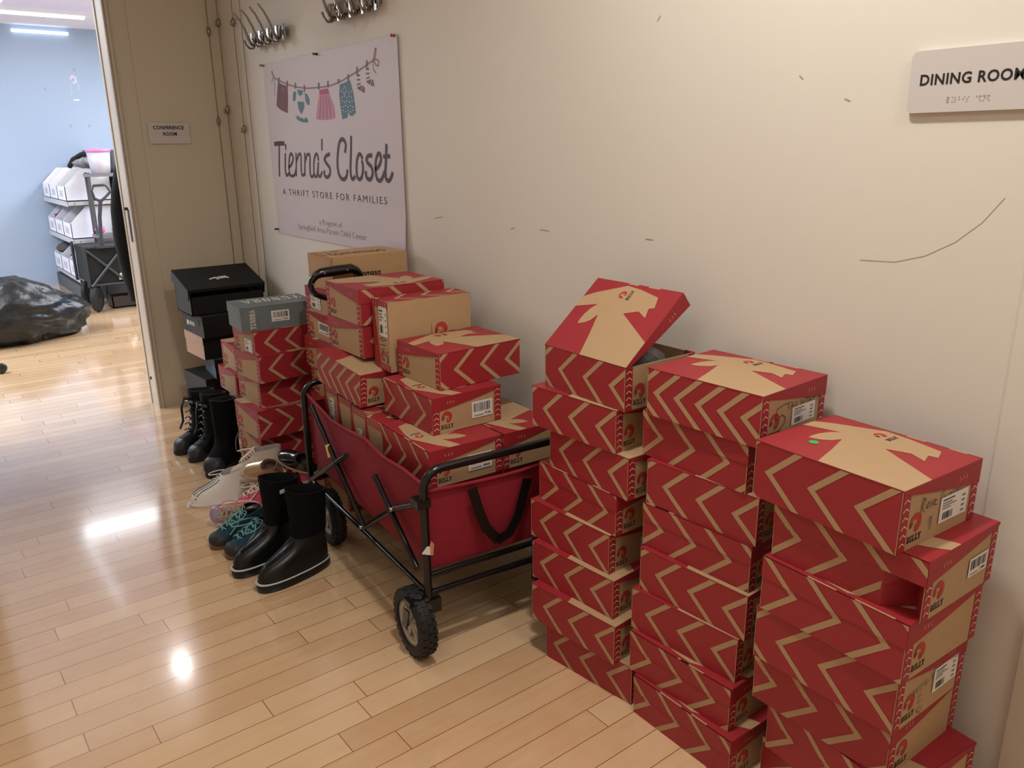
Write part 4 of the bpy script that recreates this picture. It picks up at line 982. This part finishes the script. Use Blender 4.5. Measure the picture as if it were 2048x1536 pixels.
GOLD = mat('champagne_metallic', (196, 172, 140), .28, .75); ROSEM = mat('rose_metallic', (196, 158, 150), .25, .7); LILAC = mat('lilac_glitter', (170, 150, 186), .35, .4, var=.4, scale=160)
SOLEW = mat('off_white_sole', (222, 212, 196), .55); PINKS = mat('pink_canvas', (212, 84, 112), .8); CREAM = mat('cream_mesh', (196, 182, 166), .8, var=.3, scale=120); LACEW = mat('off_white_lace', (226, 214, 200), .7); PEACH = mat('peach_lace', (214, 156, 126), .7)
low_shoe('sneaker', 'pink sneaker at the middle of the shoe pile under the gold one', 'shoe', (1.12, 3.085, .0), PI-.05, PINKS, SOLEW, lace=LACEW, s=.85, inner=PINKS)
low_shoe('sneaker', 'metallic rose sneaker tipped on its side with striped white sole and peach laces', 'shoe', (.995, 2.985, .048), PI-.22, ROSEM, SOLEW, roll=-1.25, s=.85, lace=PEACH, cap=LILAC)
low_shoe('sneaker', 'champagne gold sneaker lying on the pink one with its white sole facing right', 'shoe', (1.125, 3.01, .145), PI-.8, GOLD, SOLEW, roll=-.75, s=.8, inner=mat('brown_lining', (92, 60, 54), .7))
HT = [(.018,0,.225,.042),(.03,-.002,.225,.043),(.05,-.001,.214,.042),(.065,0,.19,.040),(.08,.001,.16,.038),(.095,.002,.135,.037),(.115,.002,.12,.037),(.14,0,.112,.039,-.01)]
t = thing('high_top_sneaker', 'cream laced high-top sneaker at the back of the shoe pile', 'shoe', matrix=place_m((1.155, 3.115, .085), PI-.6))
shoe_upper(HT, CREAM, LIN).build('upper', t); sole_part([(0,-.002,.222,.042),(.004,-.006,.23,.046),(.022,-.005,.23,.046),(.024,-.002,.226,.044)], SOLEW).build('sole', t)
b = MB(); laces(b, .17, .115, .088, .135, .024, 6, LACEW, .003, 5); b.tube([(.115, .01, .142), (.15, .03, .145), (.175, .02, .135)], .003, LACEW, 6); b.build('laces', t)
PAT = mat('black_patent', (12, 12, 14), .12)
low_shoe('shoe', 'black patent shoe tipped over beside the wagon\'s far post, off-white sole showing', 'shoe', (1.235, 2.93, .15), PI-1.0, PAT, SOLEW, roll=-.7, pitch=-.25, s=.85)
low_shoe('child_shoe', 'small pink and white child\'s shoe behind the black patent shoe', 'shoe', (1.25, 3.085, .1), PI+1.2, PINKS, SOLEW, roll=.4, s=.62, lace=LACEW)
low_shoe('shoe', 'black strapped flat shoe between the gold sneaker and rubber boots', 'shoe', (1.23, 2.90, .0), PI-.45, BLK, BLK, s=.8)
low_shoe('shoe', 'dark shoe with white laces behind the white ankle boot', 'shoe', (1.055, 3.30, .0), PI-.1, mat('dark_canvas_shoe', (46, 38, 36), .8), mat('dark_rubber_sole', (60, 52, 50), .7), s=.85, lace=LACEW)

BK = mat('black_boot_leather', (8, 8, 9), .6, var=.2, spec=.25); BK2 = mat('dark_toe_leather', (34, 38, 42), .5)
def winter_boot(label, loc, yaw, H, m, pipe=False, straps=True, s=1.0):
    t = thing('winter_boot', label, 'boot', group=None, matrix=place_m(loc, yaw))
    lv = scaled([(.03,0,.25,.048),(.05,-.002,.25,.05),(.07,-.002,.24,.05),(.09,-.001,.215,.048),(.105,0,.18,.046),(.12,.002,.155,.046),(.15,.0,.14,.048),(.2,-.003,.136,.052)], s)+[(H-.01,-.005,.14*s,.055*s),(H,-.005,.14*s,.055*s,.008)]
    shoe_upper(lv, m, mat('fleece_lining', (24, 23, 24), .9)).build('upper', t)
    sole_part(scaled([(0,-.004,.25,.047),(.006,-.008,.262,.053),(.03,-.008,.262,.053),(.034,-.004,.256,.051)], s), RUB).build('sole', t)
    c = MB(); c.rings([fring(.034*s,.15*s,.256*s,.0505*s),fring(.06*s,.16*s,.252*s,.050*s),fring(.078*s,.175*s,.236*s,.043*s),fring(.088*s,.19*s,.22*s,.03*s)], BK2, True, True); c.build('toe_cap', t)
    if straps:
        c = MB(); laces(c, .17*s, .14*s, .125*s, H-.04, .03*s, 6, BLK, .004, 3); c.tube([(.14*s, .02, H-.03), (.19*s, .03, H-.02), (.21*s, .04, H-.06), (.2*s, .02, H-.13), (.23*s, .035, H-.16)], .006, BLK, 6)
        c.box((.13*s, -.056*s, H-.05), (.15*s, .056*s, H-.035), BLK); c.box((.15*s, -.02, H-.046), (.154*s, .01, H-.038), STEEL); c.build('straps', t)
    if pipe:
        c = MB(); c.tube([(.088, .047, .075), (.088, .047, .11), (.080, .049, .135), (.06, .0505, .152), (.03, .051, .165), (.0, .046, .172)], .0022, LINEM, 6); c.build('piping', t)
    return t
winter_boot('black winter boot with loose buckle straps, farthest left by the corner boxes', (1.15, 3.96, 0), PI+.19, .30, BK, s=.90)
winter_boot('black winter boot with laces, second of the pair by the corner boxes', (1.165, 3.835, 0), PI+.30, .31, BK, s=.88)
winter_boot('tall black snow boot with a thin pale piping line', (1.15, 3.685, 0), -2.4, .325, NEO, True, False, 1.0)

# ------------------------------------------------------------------ conference room contents
BINW = mat('white_bin_board', (226, 226, 236), .6); BINI = mat('bin_inside', (150, 126, 108), .8); LTAN = mat('peach_board', (222, 178, 156), .7)
SHELFM = mat('shelf_steel', (196, 196, 200), .4, .2); DKM = mat('dark_shelf_steel', (84, 84, 90), .5, .3)
t = thing('shelf_unit', 'white three tier display shelf full of cardboard bins, against the conference room wall', 'shelf', (1.45, 8.95, 0))
b = MB(); b.box((0, 0, 0), (.48, 1.38, .13), DKM); b.build('base', t)
b = MB(); b.box((.46, 0, .13), (.49, 1.38, 1.45), DKM); b.build('back_panel', t)
for z in (.20, .60, .965):
    b = MB(); d = .02 if z < .3 else .0
    b.box((d, 0, z-.035), (.46, 1.38, z), SHELFM); b.box((d-.004, 0, z-.045), (d+.004, 1.38, z+.004), SHELFM)
    b.lathe([(.001, -.002), (.006, -.002), (.006, .0), (.001, .0)], DKM, 'y', (.06, -.001, z-.02), 8); b.build('shelf', t)
def cbin(label, y, z, wd, hb, dp, hf, lining):
    t = thing('display_bin', label, 'bin', (1.452, y, z), 0, 'white cardboard bins on the shelf'); th = .006
    side = [(0, 0), (dp, 0), (dp, hb), (.16, hb), (.0, hf)]
    b = MB()
    for y0 in (0, wd-th): b.prism([Vector((p[0], y0, p[1])) for p in side], (0, th, 0), BINW)
    b.box((0, 0, 0), (th, wd, hf), BINW); b.box((dp-th, 0, 0), (dp, wd, hb), lining); b.box((0, 0, 0), (dp, wd, .006), lining)
    b.box((th, th, .006), (dp-th, th+.002, hf), lining); b.build('body', t)
    b = MB(); b.box((-.0012, wd*.25, hf*.25), (0, wd*.75, hf*.75), mat('bin_card', (206, 206, 216), .6))
    for k in range(3): b.box((-.0016, wd*.32, hf*(.35+.12*k)), (-.0012, wd*.66, hf*(.38+.12*k)), GREYINK)
    b.build('card', t); return t
yy = [(9.0, .42), (9.44, .42), (9.88, .40)]
for r, z in enumerate((.205, .605, .970)):
    for k, (y, wd) in enumerate(yy):
        cbin('%s white cardboard bin on the %s shelf' % (['nearest', 'middle', 'farthest'][k], ['bottom', 'middle', 'top'][r]), y, z, wd, (.30, .31, .30)[r], .42, (.16, .15, .14)[r], LTAN if r == 2 else BINI)
def cloth(label, c, rad, m, seed, cat='clothes', name='folded_clothes'):
    o = lump(name, (0, 0, 0), rad, m, .28, 2.2, seed, None, 2); o.location = c; return tag(o, label, cat)
cloth('navy clothes in the middle bin on the top shelf', (1.56, 9.58, 1.075), (.09, .10, .055), mat('navy_cloth', (34, 44, 92), .9), 3)
cloth('red clothes in the middle bin on the top shelf beside the navy ones', (1.60, 9.76, 1.08), (.06, .06, .06), mat('red_cloth', (196, 44, 66), .9), 5)
cloth('neon green clothes in the nearest bin on the top shelf', (1.56, 9.22, 1.065), (.09, .12, .055), mat('neon_green_cloth', (196, 244, 60), .9), 8)
cloth('dark red clothes in the farthest bin on the middle shelf', (1.56, 10.06, .74), (.08, .12, .07), mat('wine_cloth', (118, 40, 52), .9), 9)
cloth('dark clothes in the middle bin on the middle shelf', (1.58, 9.64, .72), (.08, .12, .06), mat('dark_cloth', (48, 46, 46), .9), 10)
cloth('grey and brown clothes heaped over the farthest bin on the bottom shelf', (1.58, 10.07, .42), (.12, .15, .065), mat('taupe_cloth', (84, 76, 74), .9), 12)
cloth('black clothes in the middle bin on the bottom shelf', (1.58, 9.65, .34), (.08, .12, .06), mat('black_cloth', (26, 25, 27), .9), 13)
cloth('crumpled black and white patterned cloth on top of the bins', (1.71, 9.2, 1.325), (.11, .13, .05), mat('patterned_cloth', (128, 128, 130), .9, var=.85, scale=22), 15)
b = MB(); b.tube([(1.60, 9.42, 1.29), (1.63, 9.34, 1.36), (1.70, 9.25, 1.41), (1.74, 9.2, 1.415)], .024, mat('black_cloth', (26, 25, 27), .9), 8); tag(b.build('bag_strap'), 'thick black bag strap looped over the patterned cloth on the bins', 'strap')
# rack in front of the shelf with a clear tub
t = thing('metal_rack', 'grey metal rack standing at the near end of the display shelf', 'rack', (1.63, 8.77, 0))
b = MB()
for x in (0, .28):
    for y in (0, .13): b.box((x, y, 0), (x+.022, y+.022, 1.24), DKM)
b.build('posts', t)
for z in (.62, 1.2): b = MB(); b.box((-.01, -.01, z), (.312, .155, z+.03), mat('grey_shelf', (120, 116, 122), .5)); b.build('shelf', t)
t = thing('storage_tub', 'translucent plastic tub with a pink rim on the grey rack', 'tub', (1.77, 8.85, 1.231))
b = MB(); b.lathe([(.001, 0), (.085, 0), (.105, .20), (.102, .20), (.083, .004), (.001, .004)], mat('frosted_plastic', (226, 222, 236), .3, alpha=.75), 'z', n=24); b.build('tub', t)
b = MB(); b.lathe([(.001, .20), (.112, .20), (.112, .225), (.001, .23)], mat('pink_plastic', (244, 130, 190), .4), 'z', n=24); b.build('lid', t)
cloth('pink cloth on the middle shelf behind the black wagon handle', (1.68, 8.84, .695), (.045, .06, .04), mat('pink_cloth', (238, 120, 150), .9), 17)
cloth('pale bundle on the rack beside the pink cloth', (1.84, 8.84, .695), (.06, .06, .04), mat('pale_cloth', (190, 186, 180), .9, var=.5), 18)
# black folding wagon
t = thing('folding_wagon', 'black folding wagon with upright grey pull handle in the conference room', 'wagon', (1.39, 8.16, 0), 0)
BF = mat('black_canvas', (15, 16, 22), .8); GF = mat('dark_grey_tube', (62, 64, 70), .3, .3)
b = MB(); b.box((.02, .012, .26), (.54, .56, .585), BF); b.build('basket', t)
for x in (0, .56):
    for y in (0, .56): b = MB(); b.tube([(x, y, .24), (x, y, .61)], .014, GF, 8); b.build('corner_post', t)
for q in ([(0, 0, .60), (.56, 0, .60)], [(0, 0, .25), (.56, 0, .25)]): b = MB(); b.tube(q, .011, GF, 8); b.build('rail', t)
for q in ([(.02, -.004, .57), (.34, -.006, .24)], [(.02, -.014, .24), (.30, -.016, .55)], [(.28, -.016, .56), (.36, -.016, .48)], [(.34, -.006, .24), (.56, -.006, .46)]): b = MB(); b.tube(q, .012, GF, 8); b.build('cross_brace', t)
b = MB(); b.prism([Vector(p) for p in ((.26, .010, .28), (.34, .009, .275), (.345, .010, .32), (.315, .010, .345), (.30, .010, .395), (.285, .010, .345), (.265, .010, .33))], (0, -.0015, 0), WHITE); b.build('logo', t)
b = MB(); b.tube([(.15, -.02, .60), (.17, -.02, .86), (.20, -.02, 1.02)], .017, GF, 8); b.tube([(.20, -.02, 1.0), (.15, -.02, 1.03), (.135, -.02, 1.10), (.16, -.02, 1.14), (.26, -.02, 1.145), (.29, -.02, 1.08), (.20, -.02, 1.0)], .013, GF, 8); b.box((.10, -.04, .585), (.25, .0, .61), GF); b.build('pull_handle', t)
for x, y in ((.05, .03), (.05, .44), (.5, .44), (.53, .03)):
    b = MB(); b.lathe([(.03, -.022), (.10, -.026), (.118, -.018), (.122, 0), (.118, .018), (.10, .026), (.03, .022), (.03, -.022)], RUB, 'x', n=26, caps=False); b.lathe([(.001, -.012), (.09, -.012), (.09, .012), (.001, .012)], mat('wheel_grey', (50, 50, 54), .5), 'x', n=20)
    o = b.build('wheel', t, (x, y, .122)); o.rotation_euler = (0, 0, -.55)
    b = MB(); b.tube([(-.035, 0, 0), (-.035, -.02, .13)], .01, GF, 6); b.build('fork', o)
b = MB(); b.box((0, 0, 0), (.30, .2, .012), DKM); 
for a_, c_ in (((0, 0, 0), (.30, .01, .11)), ((0, .19, 0), (.30, .2, .11)), ((0, 0, 0), (.01, .2, .11)), ((.29, 0, 0), (.30, .2, .11))): b.box(a_, c_, mat('brown_crate', (58, 48, 48), .5))
o = b.build('crate'); o.location = (1.58, 8.26, 0); tag(o, 'dark open crate on the floor under the black wagon', 'crate')
# black coat hanging just inside the doorway
b = MB(); rs = []
for (u, v) in ((229, 318), (224, 345), (219, 385), (218, 420), (223, 470), (233, 520), (246, 565), (258, 600)):
    p = at_y(u, v, 5.02); x0, z = p.x, p.z; ring = []
    for k in range(20):
        a = 2*PI*k/20; hw = (1.36-x0)/2; ring.append(Vector((x0+hw+hw*math.copysign(abs(math.cos(a))**.6, math.cos(a)), 4.985+.07*math.sin(a)*(1+.1*math.sin(9*a)), z)))
    rs.append(ring)
b.rings(rs, mat('black_wool', (13, 13, 15), .95)); tag(b.build('coat'), 'black coat hanging against the wall just inside the doorway', 'coat')
# rubbish bags, wrapped item, caster
BAG = mat('black_bag_plastic', (10, 10, 14), .36, var=.3, spec=.45, bump=.9, scale=11)
def bag(label, c, rad, seed, peak, drop):
    def shp(q):
        s = q.x/rad[0]; k = 1-drop*max(0, s-.1)-.22*math.exp(-((s-peak)/.16)**2)
        return Vector((q.x, q.y*(1-.25*max(0, s)), q.z*k if q.z > 0 else q.z))
    o = lump('rubbish_bag', (0, 0, 0), rad, BAG, .11, 2.1, seed, -rad[2]*.62, 7, ridg=True, shape=shp); o.location = (c[0], c[1], rad[2]*.62)
    return tag(o, label, 'bag', None)
bag('full black plastic rubbish bag on the conference room floor, nearest the doorway', (.62, 7.42, 0), (.62, .42, .32), 2, -.1, .62)
bag('second black rubbish bag behind the first, at the left edge', (.42, 8.32, 0), (.42, .34, .30), 7, .3, .3)
o = lump('wrapped_bundle', (0, 0, 0), (.13, .13, .20), PLAST, .2, 3, 4, -.19, 3); o.location = (.46, 7.25, .72); tag(o, 'clear plastic wrapped bundle on the bags, at the left edge', 'bundle')
b = MB(); b.lathe([(.001, -.02), (.03, -.02), (.036, 0), (.03, .02), (.001, .02)], BLK, 'y', (0, 0, .036), 18); o = b.build('wheel', None); o.location = (.448, 6.25, 0); tag(o, 'small black caster on the conference room floor at the left edge', 'caster'); o.name = 'caster'
b = MB(); b.tube([(0, .02, .036), (-.05, .03, .05), (-.12, .04, .06)], .012, BLK, 6); b.build('stem', o)
FL = mat('faint_pink_paint', (206, 200, 216), .7); FL2 = mat('faint_grey_paint', (176, 190, 204), .7)
b = MB(); O2, U2, V2 = Vector((0, 10.349, 0)), Vector((1, 0, 0)), Vector((0, 0, 1))
def cst(px, wd, m): P = [at_y(u, v, 10.349) for u, v in px]; b.ribbon([(p.x, p.z) for p in P], wd, m, O2, U2, V2, .001)
cst([(141, 158), (144, 152), (150, 155), (152, 163), (147, 166)], .02, FL); cst([(154, 166), (158, 172), (157, 180)], .014, FL2); cst([(148, 200), (158, 200)], .015, CEILM); cst([(142, 165), (143, 190)], .008, FL2)
tag(b.build('wall_sticker'), 'faint pink bird outline on the pale blue far wall', 'sticker')
